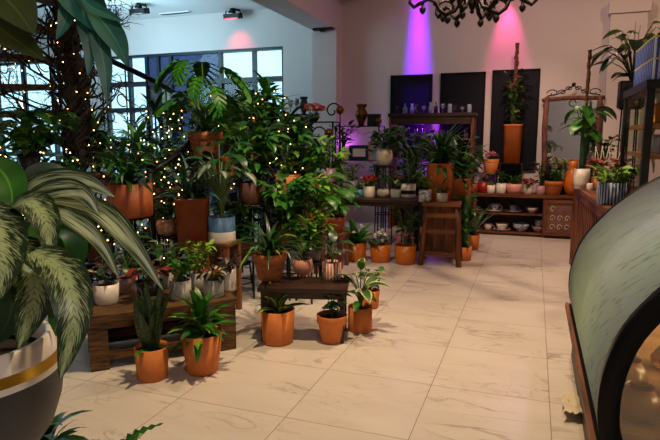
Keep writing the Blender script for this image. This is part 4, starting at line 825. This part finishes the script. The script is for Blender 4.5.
sh(483, 11, 11, 'glossy red pot with pink blossoms on the shelf unit', name='potted_begonia', pm='red_pot', leaf='lf_dark', fol=[('bush', dict(h=10, r=5, n=14, L=5, W=3))], flower=('pink_petal', dict(n=6, h=9, r=4, R=2)))
# red pot raised with pink flowers
raised('potted_kalanchoe', 'pink flowering plant in a clay pot raised left of the black crate', 491, 174, 9.16, 15, 15, 'metal', 'stand under the pink flowering clay pot', pot='taper', pm='terracotta', leaf='lf_dark', fol=[('bush', dict(h=6, r=7, n=20, L=5, W=3))], flower=('pink_petal', dict(n=12, h=8, r=7, R=2.2)))
# crate standing upright
p = at_z(510, 191.5, Z); t = thing('crate', 'black open crate standing upright on the shelf unit under the orange planter', 'crate', (p.x, 9.1, Z)); wz = .17; hz = .45
MB().b2(-wz, wz, -.08, .1, 0, .02).b2(-wz, wz, -.08, .1, hz-.02, hz).b2(-wz, -wz+.02, -.08, .1, .02, hz-.02).b2(wz-.02, wz, -.08, .1, .02, hz-.02).build('frame', 'wood_dark', t); MB().b2(-wz, wz, .1, .11, 0, hz).build('back', 'black_matte', t)
c = V((p.x+.01, 9.06, Z+hz)); plant('potted_poinsettia', 'climbing plant with pale pink bracts on a moss pole in a tall orange planter', 0, 0, pos=c, w=17, h=38, pot='tallsq', pm='orange_glaze', leaf='lf_dark', fol=[('bush', dict(h=58, r=10, n=110, L=8, W=4, n_st=12)), ('bush', dict(h=56, r=10, n=30, L=7, W=4, leaf='lf_yellow')), ('pole', dict(h=84, r=1.9))], flower=('pink_petal', dict(n=9, h=50, r=8, R=2.6)))
plant('potted_yellow_succulent', 'yellow-green succulent in a grey cement pot on the mirror side of the shelf unit', 558, 184, Y=9.1, w=15, h=13, pm='grey_pot', leaf='lf_yellow', fol=[('bush', dict(h=13, r=9, n=50, L=6, W=3.5))])
p = at_y(558, 184, 9.1); t = thing('wooden_block', 'wooden block under the grey cement pot before the mirror', 'block', (p.x, p.y, Z)); MB().b2(-.12, .12, -.1, .1, 0, p.z-Z).build('body', 'wood_dark', t)
# orange vase
p = at_y(573, 190, 8.86); m = MB(); m.lathe([(.05, 0), (.09, .05), (.125, .17), (.12, .27), (.07, .36), (.05, .42), (.075, .5), (.07, .5), (.045, .42)], 20); single('vase', m, 'orange_glaze', 'tall curvy orange vase between the shelf unit and the slatted counter', 'vase', (p.x-.02, 8.86, .62))
# dishes
def dish(kind, px, py, w, label, m='white_glaze', z=None, g='dishes in the shelf unit'):
    zz = .335 if py < 218 else .05
    if z: zz = z
    Y = 8.86; p = at_y(px, py, Y); s = scl(p); R = w*s/2
    if kind == 'plate': mb = MB().lathe([(R*.5, 0), (R*.6, .008), (R, .03), (R*.98, .034), (R*.58, .014), (.001, .012)], 24)
    elif kind == 'bowl': mb = MB().lathe([(R*.45, 0), (R*.5, .01), (R*.85, R*.55), (R, R*.95), (R*.96, R*.95), (R*.8, R*.55), (.001, .02)], 24)
    else:
        mb = MB().lathe([(R*.7, 0), (R*.8, .01), (R, R*1.5), (R*.93, R*1.5), (R*.7, .02), (.001, .02)], 20)
        mb.tube([(R*(.95+.55*sin(q*pi/8)), 0, R*(.25+1.0*q/8)) for q in range(9)], R*.1, 6)
    return single(kind, mb, m, label, 'dish', (p.x, Y, zz))
mat('china_blue', (220, 224, 236), .25, scale=30, col2=(60, 80, 150)); mat('china_pink', (236, 216, 210), .25, var=.1)
dish('plate', 476, 213, 13, 'pale plate at the left of the upper dish shelf'); dish('bowl', 476, 209, 9, 'glass bowl on the plate at the left of the upper dish shelf', 'frost', z=.352)
dish('plate', 494, 213, 19, 'wide white plate under the blue teacup', 'china_pink'); dish('cup', 495, 209, 9, 'blue and white teacup on the wide white plate', 'china_blue', z=.352)
dish('plate', 513, 213, 18, 'pale plate under the glass cup on the upper dish shelf', 'grey_pot'); dish('cup', 513, 208, 8, 'clear glass cup on the pale plate', 'frost', z=.352)
dish('bowl', 532, 212, 12, 'plain pinkish white bowl at the right of the upper dish shelf', 'china_pink')
dish('cup', 488, 230, 8, 'plain small cup at the left of the lower dish shelf', 'china_pink')
dish('plate', 502, 230, 18, 'white plate under the stacked bowl on the lower dish shelf'); dish('bowl', 502, 226, 13, 'white bowl stacked on a plate on the lower dish shelf', z=.068)
dish('bowl', 521, 229, 17, 'wide blue patterned bowl on the lower dish shelf', 'china_blue')
dish('bowl', 538, 230, 13, 'pink based bowl at the right of the lower dish shelf', 'mauve_pot'); dish('cup', 539, 224, 9, 'patterned cup resting on the pink based bowl', 'china_blue', z=.135)
# ================================================================ HUTCH AND RACK ITEMS
random.seed(21)
def vessel(kind, c, R, h, m, label, cat='glassware', name=None, group=None):
    P = {'vase': [(R*.6, 0), (R*.9, h*.3), (R, h*.55), (R*.55, h*.8), (R*.75, h), (R*.68, h), (R*.45, h*.8)], 'goblet': [(R*.7, 0), (R*.7, .006), (R*.12, .012), (R*.12, h*.45), (R*.8, h*.6), (R, h*.8), (R*.85, h), (R*.8, h), (R*.7, h*.62)],
         'bottle': [(R, 0), (R, h*.55), (R*.35, h*.75), (R*.3, h), (R*.2, h)], 'jar': [(R*.9, 0), (R, h*.1), (R, h*.85), (R*.8, h), (R*.72, h), (R*.9, h*.85)], 'urn': [(R*.5, 0), (R*.45, h*.08), (R*.9, h*.4), (R, h*.6), (R*.6, h*.8), (R*.9, h*.93), (R*.92, h), (R*.6, h*.95)]}[kind]
    return single(name or kind, MB().lathe(P, 18), m, label, cat, c, group)
gl = ['smoke_glass', 'clear_glass', 'frost']
kinds = ['goblet', 'bottle', 'vase', 'jar', 'goblet', 'vase', 'bottle', 'goblet', 'jar', 'vase', 'goblet', 'jar']
for i in range(12):
    h = R_(.1, .2); vessel(kinds[i], (-2.08+i*.1, 9.0+.06*(i % 3-1), 1.83), .034, h, gl[i % 3], 'clear glass piece standing in the cluster on top of the violet lit hutch', group='glassware on top of the hutch')
for j, z in enumerate((.845, 1.145, 1.445)):
    for i in range(9): vessel(kinds[(i*5+j) % 12], (-2.04+i*.13, 8.9, z), .036, R_(.1, .2), gl[(i+j) % 3], 'glass piece on a shelf inside the violet lit hutch', group='glassware inside the hutch')
# etagere
e = (-2.86, 8.15)
vessel('urn', (e[0]+.36, 8.3, 1.63), .095, .33, 'brass', 'brown two-tone urn on top of the black etagere', 'vase', 'urn')
t = single('box', MB().b2(-.09, .09, -.06, .06, 0, .17), 'black_matte', 'small black box on top of the etagere beside the urn', 'box', (e[0]+.57, 8.27, 1.63))
MB().b2(-.095, .095, -.065, .065, .15, .175).build('lid', 'dark_pot', t)
m = MB(); m.ball((0, 0, .07), .05).lathe([(.03, 0), (.01, .03)], 10); single('ornament', m, 'brass', 'small round bronze ornament at the right end of the etagere top', 'ornament', (e[0]+.66, 8.2, 1.63))
t = single('box', MB().b2(-.16, .16, -.1, .1, 0, .22), 'navy', 'blue box on the middle shelf of the etagere', 'box', (e[0]+.36, 8.3, 1.12)); MB().b2(-.1, .1, -.102, -.1, .05, .17).build('lid_label', 'white_glaze', t)
t = thing('picture_frame', 'small framed picture leaning at the right of the etagere', 'picture', (e[0]+.66, 8.05, 1.12), .1)
MB().b2(-.11, -.09, -.01, .01, 0, .28).b2(.09, .11, -.01, .01, 0, .28).b2(-.11, .11, -.01, .01, 0, .02).b2(-.11, .11, -.01, .01, .26, .28).build('frame', 'wood_light', t); MB().b2(-.09, .09, 0, .008, .02, .26).build('picture', 'frost', t)
for i, (dx, m_) in enumerate(((.12, 'cream'), (.25, 'frost'), (.4, 'white_glaze'), (.55, 'pink_pot'))):
    vessel(['jar', 'vase', 'jar', 'vase'][i], (e[0]+dx, 8.28, .7), .05, .16, m_, ['cream jar', 'frosted glass vase', 'white jar', 'pink vase'][i]+' on the lowest shelf of the etagere', 'vase')
plant('potted_fern', 'leafy plant in a cream pot on the middle shelf of the etagere', 0, 0, pos=(e[0]+.1, 8.25, 1.12), w=13, h=12, pm='cream', leaf='lf_mid', fol=[('bush', dict(h=24, r=12, n=50, L=8, W=4))])
# plant in cream pot on a pedestal right of etagere
raised('potted_philodendron', 'leafy plant in a ribbed cream bowl raised above the long table', 384, 166, 7.35, 17, 17, 'metal', 'iron stand behind the long table under the ribbed cream bowl', pot='round', pm='cream', rib=.02, leaf='lf_mid', fol=[('bush', dict(h=24, r=20, n=60, L=10, W=6)), ('bush', dict(h=10, r=22, n=30, L=9, W=5, trail=.5, leaf='lf_dark'))])
raised('potted_palm', 'green arching plant in front of the violet lit hutch', 412, 186, 7.6, 18, 14, 'metal', 'iron stand in front of the hutch', pm='dark_pot', leaf='lf_mid', fol=[('rosette', dict(n=34, L=36, W=4, el=(10, 82), droop=1.2, zs=6)), ('bush', dict(h=44, r=26, n=60, L=11, W=5)), ('bush', dict(h=44, r=26, n=40, L=10, W=5, leaf='lf_dark'))])
# iron rack items
c = (-3.0, 7.6, 1.68); plant('potted_begonia', 'red and white flower cluster on top of the black iron rack', 0, 0, pos=c, w=12, h=6, pot='bowl', pm='dark_pot', leaf='lf_dark', fol=[('bush', dict(h=4, r=6, n=10, L=5, W=3))], flower=('gloves_red', dict(n=22, h=10, r=9, R=5, pet=7)))
for i, (dx, k) in enumerate(((.08, 'bottle'), (.28, 'jar'), (.46, 'vase'))): vessel(k, (-3.28+dx, 7.6, 1.2), .055, .24, ['navy', 'dark_pot', 'grey_pot'][i], ['navy glass bottle', 'black jar', 'grey vase'][i]+' on the middle shelf of the iron rack', 'vase')
for i, (dx, k) in enumerate(((.1, 'jar'), (.32, 'vase'), (.5, 'jar'))): vessel(k, (-3.28+dx, 7.6, .65), .06, .2, ['cream', 'navy', 'mauve_pot'][i], ['cream jar', 'navy vase', 'mauve jar'][i]+' on the lowest shelf of the iron rack', 'vase')
# greenhouse-like hutch left of rack
t = thing('glass_lantern', 'dark blue glass cabinet with a sloped pale roof behind the leaves', 'cabinet', (-3.95, 7.7, 0)); W = .48
MB().b2(0, W, 0, .35, 0, 1.55).build('body', 'navy', t); m = MB(); m.add([(-.2, -.03, 1.53), (W+.02, -.03, 1.78), (W+.02, .38, 1.78), (-.2, .38, 1.53), (-.2, -.03, 1.55), (W+.02, -.03, 1.80), (W+.02, .38, 1.80), (-.2, .38, 1.55)], [(3, 2, 1, 0), (4, 5, 6, 7), (0, 1, 5, 4), (1, 2, 6, 5), (2, 3, 7, 6), (3, 0, 4, 7)], sm=False); m.b2(0, W, .34, .36, 1.5, 1.78); m.build('roof', 'chrome', t)
for x in (.03, W-.06): MB().b2(x, x+.03, -.008, 0, .1, 1.5).build('stile', 'frost', t)
t = thing('pedestal', 'black pedestal between the glass cabinet and the iron rack', 'pedestal', (-3.44, 8.1, 0)); MB().b2(-.16, .16, -.16, .16, 0, 1.78).build('body', 'black_matte', t); MB().b2(-.18, .18, -.18, .18, 1.78, 1.81).build('top', 'black_matte', t)
for i, dx in enumerate((-.12, -.02, .1)): vessel(['goblet', 'goblet', 'urn'][i], (-3.44+dx, 8.05, 1.81), [.04, .04, .07][i], [.22, .24, .26][i], ['frost', 'frost', 'dark_pot'][i], ['tall frosted goblet at the left on the black pedestal', 'tall frosted goblet in the middle of the black pedestal', 'dark urn on the black pedestal'][i], 'vase')
# metal flower stakes
for (px, py, Y, R, lb) in ((340, 110, 7.3, .055, 'upper bronze flower stake with curled metal leaves'), (329, 133, 7.2, .06, 'lower bronze flower stake with curled metal leaves')):
    p = at_y(px, py, Y); t = thing('garden_stake', lb, 'ornament', (p.x, Y, 0)); m = MB(); m.tube([(0, 0, 0), (.02, 0, p.z*.5), (0, 0, p.z)], .008, 6); m.build('stem', 'iron', t)
    m = MB(); m.ball((0, -.02, p.z), R*.75, n=14, k=8)
    for k in range(10): a = k*2*pi/10; m.ball((R*.8*cos(a), 0, p.z+R*.8*sin(a)), R*.3)
    m.build('flower', 'brass', t)
    for k in range(5): m = MB(); m.leaf((.01, 0, p.z*(.55+.08*k)), (k % 2)*pi+R_(-.3, .3), .5, .16, .05, .6, 0, 5, 'lance', .3); m.build('leaf', 'iron', t)
# ================================================================ RIGHT COUNTER
ZT = .92
plant('potted_cactus', 'column cactus with moss pole in a ribbed white pot on the counter corner', 581, 189, z=ZT, w=15, h=20, pot='barrel', pm='white_glaze', rib=.03, leaf='lf_mid', fol=[('cactus', dict(h=66, r=3)), ('pole', dict(h=118, r=1.6)), ('petiole', dict(n=14, h=64, r=9, L=22, W=11, hmin=.6, shape='lance', leaf='lf_mid', el=(-40, 10))), ('bush', dict(h=72, r=10, n=30, L=9, W=6, low=.5))])
plant('potted_pothos', 'lime green trailing plant in a blue and white patterned pot on the counter', 612, 205, z=ZT, w=29, h=22, pot='straight', pm='pattern_blue', leaf='lf_lime', fol=[('bush', dict(h=16, r=24, n=80, L=12, W=5)), ('bush', dict(h=20, r=20, n=24, L=10, W=5, leaf='lf_mid'))])
plant('potted_coleus', 'dark red leafed plant at the back of the counter', 0, 0, pos=(at_y(607, 190, 5.9).x, 5.9, ZT), w=18, h=14, pm='dark_pot', leaf='lf_red', fol=[('bush', dict(h=24, r=20, n=110, L=10, W=7))])
plant('potted_coleus', 'reddish brown leafed plant close to the black display cabinet', 0, 0, pos=(at_y(622, 190, 5.75).x, 5.75, ZT), w=16, h=12, pm='mauve_pot', leaf='lf_red', fol=[('bush', dict(h=22, r=15, n=50, L=9, W=6)), ('bush', dict(h=24, r=14, n=30, L=9, W=4, leaf='lf_lime'))])
plant('potted_fern', 'tangled green plant behind the red leaves on the counter', 0, 0, pos=(at_y(598, 190, 6.5).x, 6.5, ZT), w=14, h=12, pm='terracotta', leaf='lf_dark', fol=[('bush', dict(h=44, r=14, n=70, L=8, W=4)), ('bush', dict(h=44, r=14, n=30, L=8, W=5, leaf='lf_mid'))])
m = MB()
for k in range(5): m.tube([(-.12+k*.03, 0, 0), (-.12+k*.06, 0, .45)], .0035, 4); m.tube([(.12-k*.03, .01, 0), (.12-k*.06, .01, .45)], .0035, 4)
p = at_y(606, 190, 6.2); single('trellis', m, 'cream', 'pale crossed stick trellis among the plants on the counter', 'trellis', (p.x, p.y, ZT))
vessel('jar', tuple(at_z(590, 190, ZT)), .035, .07, 'white_glaze', 'tiny white cup on the counter beside the ribbed white pot', 'cup', 'cup')
# plant above the cabinet
raised('potted_umbrella_plant', 'umbrella plant spreading its leaves beside the right pier in a black square pot', 630, 108, 6.9, 22, 26, 'metal', 'tall black stand behind the counter under the umbrella plant', pot='cube', pm='black_matte', leaf='lf_dark',
       fol=[('petiole', dict(n=12, h=44, r=30, L=22, W=11, shape='lance', droop=.7, hmin=.4, el=(-45, 10), azs=[2.4, 2.9, 3.4, 3.1, 2.6, 4.2, 1.2, .2, 5.4, 3.7, 2.8, 4.6])), ('petiole', dict(n=10, h=56, r=24, L=17, W=9, shape='lance', leaf='lf_lime', hmin=.6, el=(-40, 20))), ('petiole', dict(n=5, h=14, r=8, L=18, W=13)), ('bush', dict(h=58, r=24, n=26, L=11, W=6, leaf='lf_mid', low=.5))])
# jars in the display cabinet
for j, z in enumerate((.03, .415, .635)):
    for i in range(4): vessel('jar', (.84+i*.2, 4.62+.1*(j % 2), ZT+z+.001), .06, .14, ['clear_glass', 'frost', 'amber'][(i+j) % 3], ['glass jar on the base of the black display cabinet', 'glass jar on the lower wooden board of the display cabinet', 'glass jar on the upper wooden board of the display cabinet'][j], 'jar', 'jar', ['jars on the base of the display cabinet', 'jars on the lower board', 'jars on the upper board'][j])
# ================================================================ FOREGROUND LEFT
def catmull(P, n):
    P = [P[0]*2-P[1]]+P+[P[-1]*2-P[-2]]; out = []
    for i in range(1, len(P)-2):
        for k in range(n):
            t = k/n; a, b, c, d = P[i-1:i+3]; out.append(.5*((2*b)+(c-a)*t+(2*a-5*b+4*c-d)*t*t+(3*b-a-3*c+d)*t**3))
    return out+[P[-2]]
def path_leaf(mb, pts, W, tow=None, shape='lance', fold=.18, mi=0, ser=0, tw=0, wav=.0):
    """blade along a 3D midrib, its face turned up and toward the aisle"""
    Q = catmull(pts, 6); n = len(Q)-1; vs = []; uvs = []; pr = SH[shape]; cols = 7
    for i, p in enumerate(Q):
        t = i/n; d = (Q[min(i+1, n)]-Q[max(i-1, 0)]).normalized(); hint = V(tow) if tow else (CAM-p).normalized()*.8+V((0, 0, .6))
        sd = d.cross(hint).normalized()
        if tw: sd = Matrix.Rotation(tw*t, 3, d) @ sd
        up = sd.cross(d).normalized(); w = max(W*pr(t), W*.015)/2
        if ser: w *= 1+ser*((i % 2)*2-1)
        for k in range(cols):
            u = k/(cols-1)*2-1; vs.append(p+sd*w*u+up*(fold*w*abs(u)**1.3-(wav*w*sin(t*20+u*2) if abs(u) > .6 else 0))); uvs.append(((u+1)/2, t))
    fs = [(i*cols+k, i*cols+k+1, (i+1)*cols+k+1, (i+1)*cols+k) for i in range(n) for k in range(cols-1)]
    return mb.add(vs, fs, uvs, mi)
PC = at_d(-30, 400, 1.27); rimz = at_d(10, 336, 1.27).z; cx = V((PC.x, PC.y, 0)); Rp = 86*1.27/F
PH = .30; zb = rimz-PH
t = thing('potted_dieffenbachia', 'big striped leafy plant in a grey planter with gold band, front left', 'potted plant', (cx.x, cx.y, zb)); FP = t
o1 = [(Rp*.42, 0), (Rp*.66, .03), (Rp*.86, .085), (Rp*.97, .15), (Rp*1.0, .195), (Rp*.99, .222)]; MB().lathe(o1, 48).build('pot', 'planter_grey', t)
MB().lathe([(Rp*.99, .222), (Rp*.982, .236)], 48, cap=(False, False)).build('rim_band', 'white_glaze', t); MB().lathe([(Rp*.984, .236), (Rp*.962, .259)], 48, cap=(False, False)).build('stripe', 'gold', t)
MB().lathe([(Rp*.96, .259), (Rp*.89, PH), (Rp*.84, PH), (Rp*.85, PH-.05)], 48, cap=(False, False)).build('rim_band', 'white_glaze', t); MB().lathe([(Rp*.86, PH-.05), (.001, PH-.04)], 24).build('soil', 'soil', t)
st = thing('plant_stand', 'wooden stand under the grey planter with the gold band', 'plant stand', (cx.x, cx.y, 0)); MB().lathe([(Rp*.7, zb-.03), (Rp*.72, zb), (.001, zb)], 24).build('top', 'wood', st)
for k in range(4): a = k*pi/2+.4; MB().tube([(Rp*.62*cos(a), Rp*.62*sin(a), 0), (Rp*.55*cos(a), Rp*.55*sin(a), zb-.03)], .018, 8).build('leg', 'wood_v', st)
org = V((cx.x, cx.y, zb))
def fleaf(spec, W, m, base=None, shape='lance', **k):
    pts = [at_d(*q) for q in spec]; s = scl(pts[len(pts)//2]); mb = MB(); loc = [p-org for p in pts]; k2 = dict(k); path_leaf2(mb, pts, W*s, org, shape, **k2)
    b0 = V((R_(-.05, .05), R_(-.05, .05), PH-.05)); e = loc[0]; c = V((b0.x*.5+e.x*.5, b0.y*.5+e.y*.5, max(e.z, PH)+.06)); c = b0.lerp(e, .5)+V((0, 0, .08))
    mb.tube([b0*(1-q)**2+c*2*q*(1-q)+e*q*q for q in (0, .2, .4, .6, .8, 1)], [.008, .008, .007, .006, .005, .004], 6, 1); mb.build('leaf', [m, 'stem'], FP)
def path_leaf2(mb, pts, W, org, shape, **k):
    q = MB(); path_leaf(q, pts, W, shape=shape, **k); q.v = [tuple(V(v)-org) for v in q.v]; b = len(mb.v); mb.v += q.v; mb.f += [[i+b for i in f] for f in q.f]; mb.uv += q.uv; mb.mi += q.mi; mb.sm += q.sm
fleaf([(-25, 205, 1.2), (-6, 228, 1.1), (0, 262, 1.04), (-6, 306, 1.0)], 58, 'lf_feather', shape='heart')
fleaf([(5, 212, 1.22), (28, 202, 1.17), (46, 222, 1.12), (50, 264, 1.08)], 36, 'lf_feather')
fleaf([(12, 204, 1.3), (42, 184, 1.28), (80, 181, 1.27), (115, 197, 1.28)], 30, 'lf_stripe')
fleaf([(14, 214, 1.28), (50, 192, 1.26), (80, 193, 1.25), (100, 216, 1.25)], 28, 'lf_stripe')
fleaf([(40, 206, 1.25), (68, 217, 1.2), (97, 240, 1.18), (119, 278, 1.16)], 21, 'lf_stripe')
fleaf([(52, 200, 1.35), (98, 210, 1.33), (130, 242, 1.3), (163, 290, 1.28)], 26, 'lf_stripe')
fleaf([(32, 252, 1.08), (62, 272, 1.02), (74, 318, .98), (60, 380, .96)], 44, 'lf_feather', shape='heart')
fleaf([(50, 188, 1.42), (70, 206, 1.4), (78, 235, 1.38), (72, 272, 1.36)], 42, 'lf_dark', shape='heart')
fleaf([(8, 240, 1.16), (28, 262, 1.14), (34, 300, 1.12), (18, 350, 1.1)], 50, 'lf_feather')
fleaf([(-20, 160, 1.35), (2, 172, 1.3), (12, 195, 1.25), (8, 225, 1.22)], 36, 'lf_mid')
fleaf([(0, 245, 1.2), (12, 280, 1.2), (10, 315, 1.2), (-6, 345, 1.2)], 46, 'lf_dark', shape='heart')
fleaf([(30, 225, 1.3), (60, 235, 1.3), (66, 262, 1.3), (52, 300, 1.3)], 44, 'lf_mid', shape='heart')
fleaf([(20, 195, 1.4), (40, 175, 1.42), (62, 178, 1.44), (80, 196, 1.46)], 26, 'lf_dark')
fleaf([(20, 230, 1.4), (50, 260, 1.4), (62, 300, 1.38), (52, 340, 1.36)], 40, 'lf_mid', shape='heart')
# monstera overhead at the left edge
b = at_d(-170, 400, 1.75); org = V((b.x, b.y, 0)); FP = thing('potted_monstera', 'tall monstera reaching in from the left edge with dark and blue-green leaves overhead', 'potted plant', org); PH = .4
make_pot(FP, 'taper', .2, .36, 'terracotta')
def mleaf(specs, m, name='leaf'):
    mb = MB()
    for spec, W in specs: pts = [at_d(*q) for q in spec]; path_leaf2(mb, pts, W*scl(pts[1]), org, 'lance' if W < 28 else 'heart', fold=.12)
    e = at_d(*specs[0][0][0])-org; b0 = V((0, 0, .32)); c = V((e.x*.2, e.y*.2, e.z*1.0)); mb.tube([b0*(1-q)**2+c*2*q*(1-q)+e*q*q for q in [i/8 for i in range(9)]], .008, 6, 1); mb.build(name, [m, 'stem'], FP)
mleaf([([(-40, -30, 1.2), (-12, -14, 1.18), (12, 5, 1.17), (34, 34, 1.16)], 62)], 'lf_olive')
mleaf([([(-40, 6, 1.25), (-10, 22, 1.22), (16, 40, 1.2), (44, 60, 1.18)], 40)], 'lf_olive')
mleaf([([(62, -26, 1.7), (78, -4, 1.68), (92, 16, 1.66), (104, 36, 1.64)], 42), ([(76, -8, 1.68), (90, 6, 1.66), (106, 14, 1.65), (124, 22, 1.64)], 16), ([(90, 8, 1.67), (106, 26, 1.65), (118, 44, 1.64), (127, 66, 1.63)], 26),
       ([(82, 4, 1.68), (86, 24, 1.66), (90, 48, 1.65), (88, 76, 1.64)], 18), ([(94, 18, 1.66), (100, 44, 1.65), (105, 72, 1.64), (107, 104, 1.63)], 18), ([(74, -8, 1.68), (68, 8, 1.67), (64, 24, 1.66), (56, 40, 1.65)], 16), ([(70, -14, 1.69), (86, -10, 1.68), (100, -6, 1.67), (112, 2, 1.66)], 14)], 'lf_teal')
# leaves at the bottom edge
b = at_z(48, 490, 0); plant('potted_agave', 'dark pointed leaves poking up from the bottom edge below the grey planter', 0, 0, pos=(b.x, b.y, 0), w=60, h=46, s=.0031, leaf='lf_dark', fol=[('rosette', dict(n=16, L=84, W=17, el=(25, 82), droop=1.5, shape='lance', zs=20)), ('bush', dict(h=50, r=40, n=12, L=30, W=10, leaf='lf_mid'))])
b = at_z(120, 500, 0); org = V((b.x, b.y, 0)); FP = thing('potted_fishbone_cactus', 'serrated trailing cactus leaves at the bottom edge of the floor', 'potted plant', org); make_pot(FP, 'cyl', .085, .14, 'terracotta'); d0 = (b-CAM).dot(FW)
mb = MB()
for spec in ([(118, 462, d0-.02), (122, 446, d0), (140, 432, d0), (164, 423, d0)], [(122, 465, d0), (128, 450, d0+.03), (134, 440, d0+.05), (143, 434, d0+.08)], [(112, 468, d0), (104, 455, d0), (96, 452, d0), (84, 456, d0)], [(120, 468, d0), (140, 460, d0), (156, 458, d0), (172, 466, d0)]):
    path_leaf2(mb, [at_d(*q) for q in spec], 8*d0/F, org, 'strap', ser=.5)
    e = at_d(*spec[0])-org; mb.tube([V((0, 0, .11)), e], .005, 5)
mb.build('foliage', ['lf_mid'], FP)
# cans on the display cabinet
mat('lid_yellow', (214, 200, 130), .4, var=.1)
stripe_mat('can_label', (214, 222, 240), (60, 84, 166), 5); random.seed(2)
k = 0
for lay in range(2):
    for r_ in range(2):
        for i in range(12):
            x, y, z = .765+r_*.066, 4.53+i*.066, 1.852+lay*.148
            cs = single('tin_can', MB().lathe([(.028, 0), (.03, .006), (.03, .13), (.028, .135)], 16), 'can_label', 'blue and white printed tin in the %s row stacked on the black display cabinet' % ('upper' if lay else 'lower'), 'can', (x, y, z), 'printed tins on the display cabinet, %s row' % ('upper' if lay else 'lower'))
            MB().lathe([(.028, .135), (.031, .138), (.031, .147), (.001, .147)], 16).build('lid', 'lid_yellow', cs)
# ================================================================ LIGHT AND CAMERA
def light(name, kind, loc, energy, col, aim=None, **k):
    d = bpy.data.lights.new(name, kind); d.energy = energy; d.color = col
    for a, v in k.items(): setattr(d, a, v)
    o = bpy.data.objects.new(name, d); C.objects.link(o); o.location = loc
    if aim is not None: o.rotation_euler = (V(aim)-V(loc)).to_track_quat('-Z', 'Y').to_euler()
    return o
light('ceiling_lamp_front', 'SPOT', (-1.0, 3.0, 4.2), 400, (1, .74, .42), (-1.0, 2.6, 0), spot_size=rad(80), spot_blend=.7, shadow_soft_size=.07)
light('ceiling_lamp_middle', 'SPOT', (-.2, 5.0, 4.2), 330, (1, .70, .46), (-1.1, 5.2, 0), spot_size=rad(90), spot_blend=.8, shadow_soft_size=.07)
light('ceiling_lamp_back', 'AREA', (.1, 7.2, 4.2), 30, (1, .64, .50), (-.1, 7.8, 0), shape='DISK', size=.3)
light('plant_fill', 'SPOT', (-1.5, 2.9, 4.1), 320, (1, .88, .68), (-3.1, 5.2, 1.2), spot_size=rad(62), spot_blend=.8, shadow_soft_size=.06)  # added fill that brightens the dim leaf mass
light('front_wall_fill', 'AREA', (1.6, -.6, 4.1), 50, (1, .85, .75), (-.6, -2.6, 1.4), shape='DISK', size=.4)  # added fill on the front wall to brighten the mirror reflection
light('ceiling_lamp_right', 'SPOT', (2.3, 7.0, 4.2), 80, (1, .62, .36), (1.6, 9.2, 1.8), spot_size=rad(90), spot_blend=.8, shadow_soft_size=.2)
light('violet_wall_spot', 'AREA', (-1.86, 9.115, 4.3), 13, (.2, .0, 1), (-1.84, 9.29, 2.1), shape='DISK', size=.26, spread=rad(13))
light('pink_wall_spot', 'SPOT', (-.49, 9.08, 3.9), 190, (1, .07, .34), (-.46, 9.28, 2.6), spot_size=rad(36), spot_blend=.9, shadow_soft_size=.03)
light('red_spot', 'SPOT', REDP, 16, (1, .05, .06), REDP+V((0, .28, -.5)), spot_size=rad(90), spot_blend=1, shadow_soft_size=.06)
light('hutch_lamp', 'POINT', (-1.7, 8.95, 1.62), 7, (.4, .03, 1), shadow_soft_size=.05)
light('hutch_lamp_low', 'POINT', (-1.5, 8.98, 1.05), 3, (.5, .05, 1), shadow_soft_size=.05)
light('corner_uplight', 'POINT', (-3.06, 9.2, 1.35), 2.2, (.6, .1, 1), shadow_soft_size=.1)
light('pink_fill', 'POINT', (-.9, 5.9, 3.4), 5, (1, .14, .5), shadow_soft_size=.1)  # bare pink point added to tint the hall walls and beam
light('case_lamp', 'AREA', (1.08, 3.0, .66), 14, (1, .80, .46), (.3, 3.0, .55), shape='RECTANGLE', size=1.5, size_y=.2)
light('shelf_fill', 'SPOT', (-.5, 6.3, 4.2), 260, (1, .70, .5), (-.2, 8.9, .7), spot_size=rad(56), spot_blend=.8, shadow_soft_size=.06)  # added fill to lift the pots on the shelf unit
light('counter_side_fill', 'SPOT', (-1.2, 5.6, 4.2), 260, (1, .72, .46), (.7, 5.8, .6), spot_size=rad(50), spot_blend=.8, shadow_soft_size=.06)  # added fill from the left to bring out the counter slats
light('case_top_fill', 'SPOT', (1.25, 3.1, 3.3), 110, (.5, .36, 1), (1.02, 3.1, 1.2), spot_size=rad(38), spot_blend=.7, shadow_soft_size=.12)  # violet fill added to tint the top of the curved glass
light('cabinet_lamp', 'POINT', (1.2, 5.0, 1.72), 4, (1, .75, .5), shadow_soft_size=.05)
light('bay_fill', 'AREA', (-6.5, 7.2, 2.9), 64, (.5, .84, 1), (-6.3, 8.6, 3.7), shape='DISK', size=2.0)  # bluish fill added to lift the bay ceiling and window wall
w = bpy.data.worlds.new('world'); bpy.context.scene.world = w; w.use_nodes = True; bg = w.node_tree.nodes['Background']
bg.inputs[0].default_value = (.62, .88, 1, 1); bg.inputs[1].default_value = 1.5
cd = bpy.data.cameras.new('camera'); cd.lens = F/660*36; cd.sensor_width = 36; co = bpy.data.objects.new('camera', cd); C.objects.link(co)
co.location = CAM; co.rotation_euler = (pi/2-PIT, 0, YAW); bpy.context.scene.camera = co
s = bpy.context.scene; s.view_settings.view_transform = 'Standard'; s.view_settings.look = 'None'; s.view_settings.gamma = 1; s.view_settings.exposure = .12; s.view_settings.use_curve_mapping = False
s.cycles.max_bounces = 7; s.cycles.transparent_max_bounces = 8; s.cycles.sample_clamp_indirect = 6; s.cycles.use_denoising = True
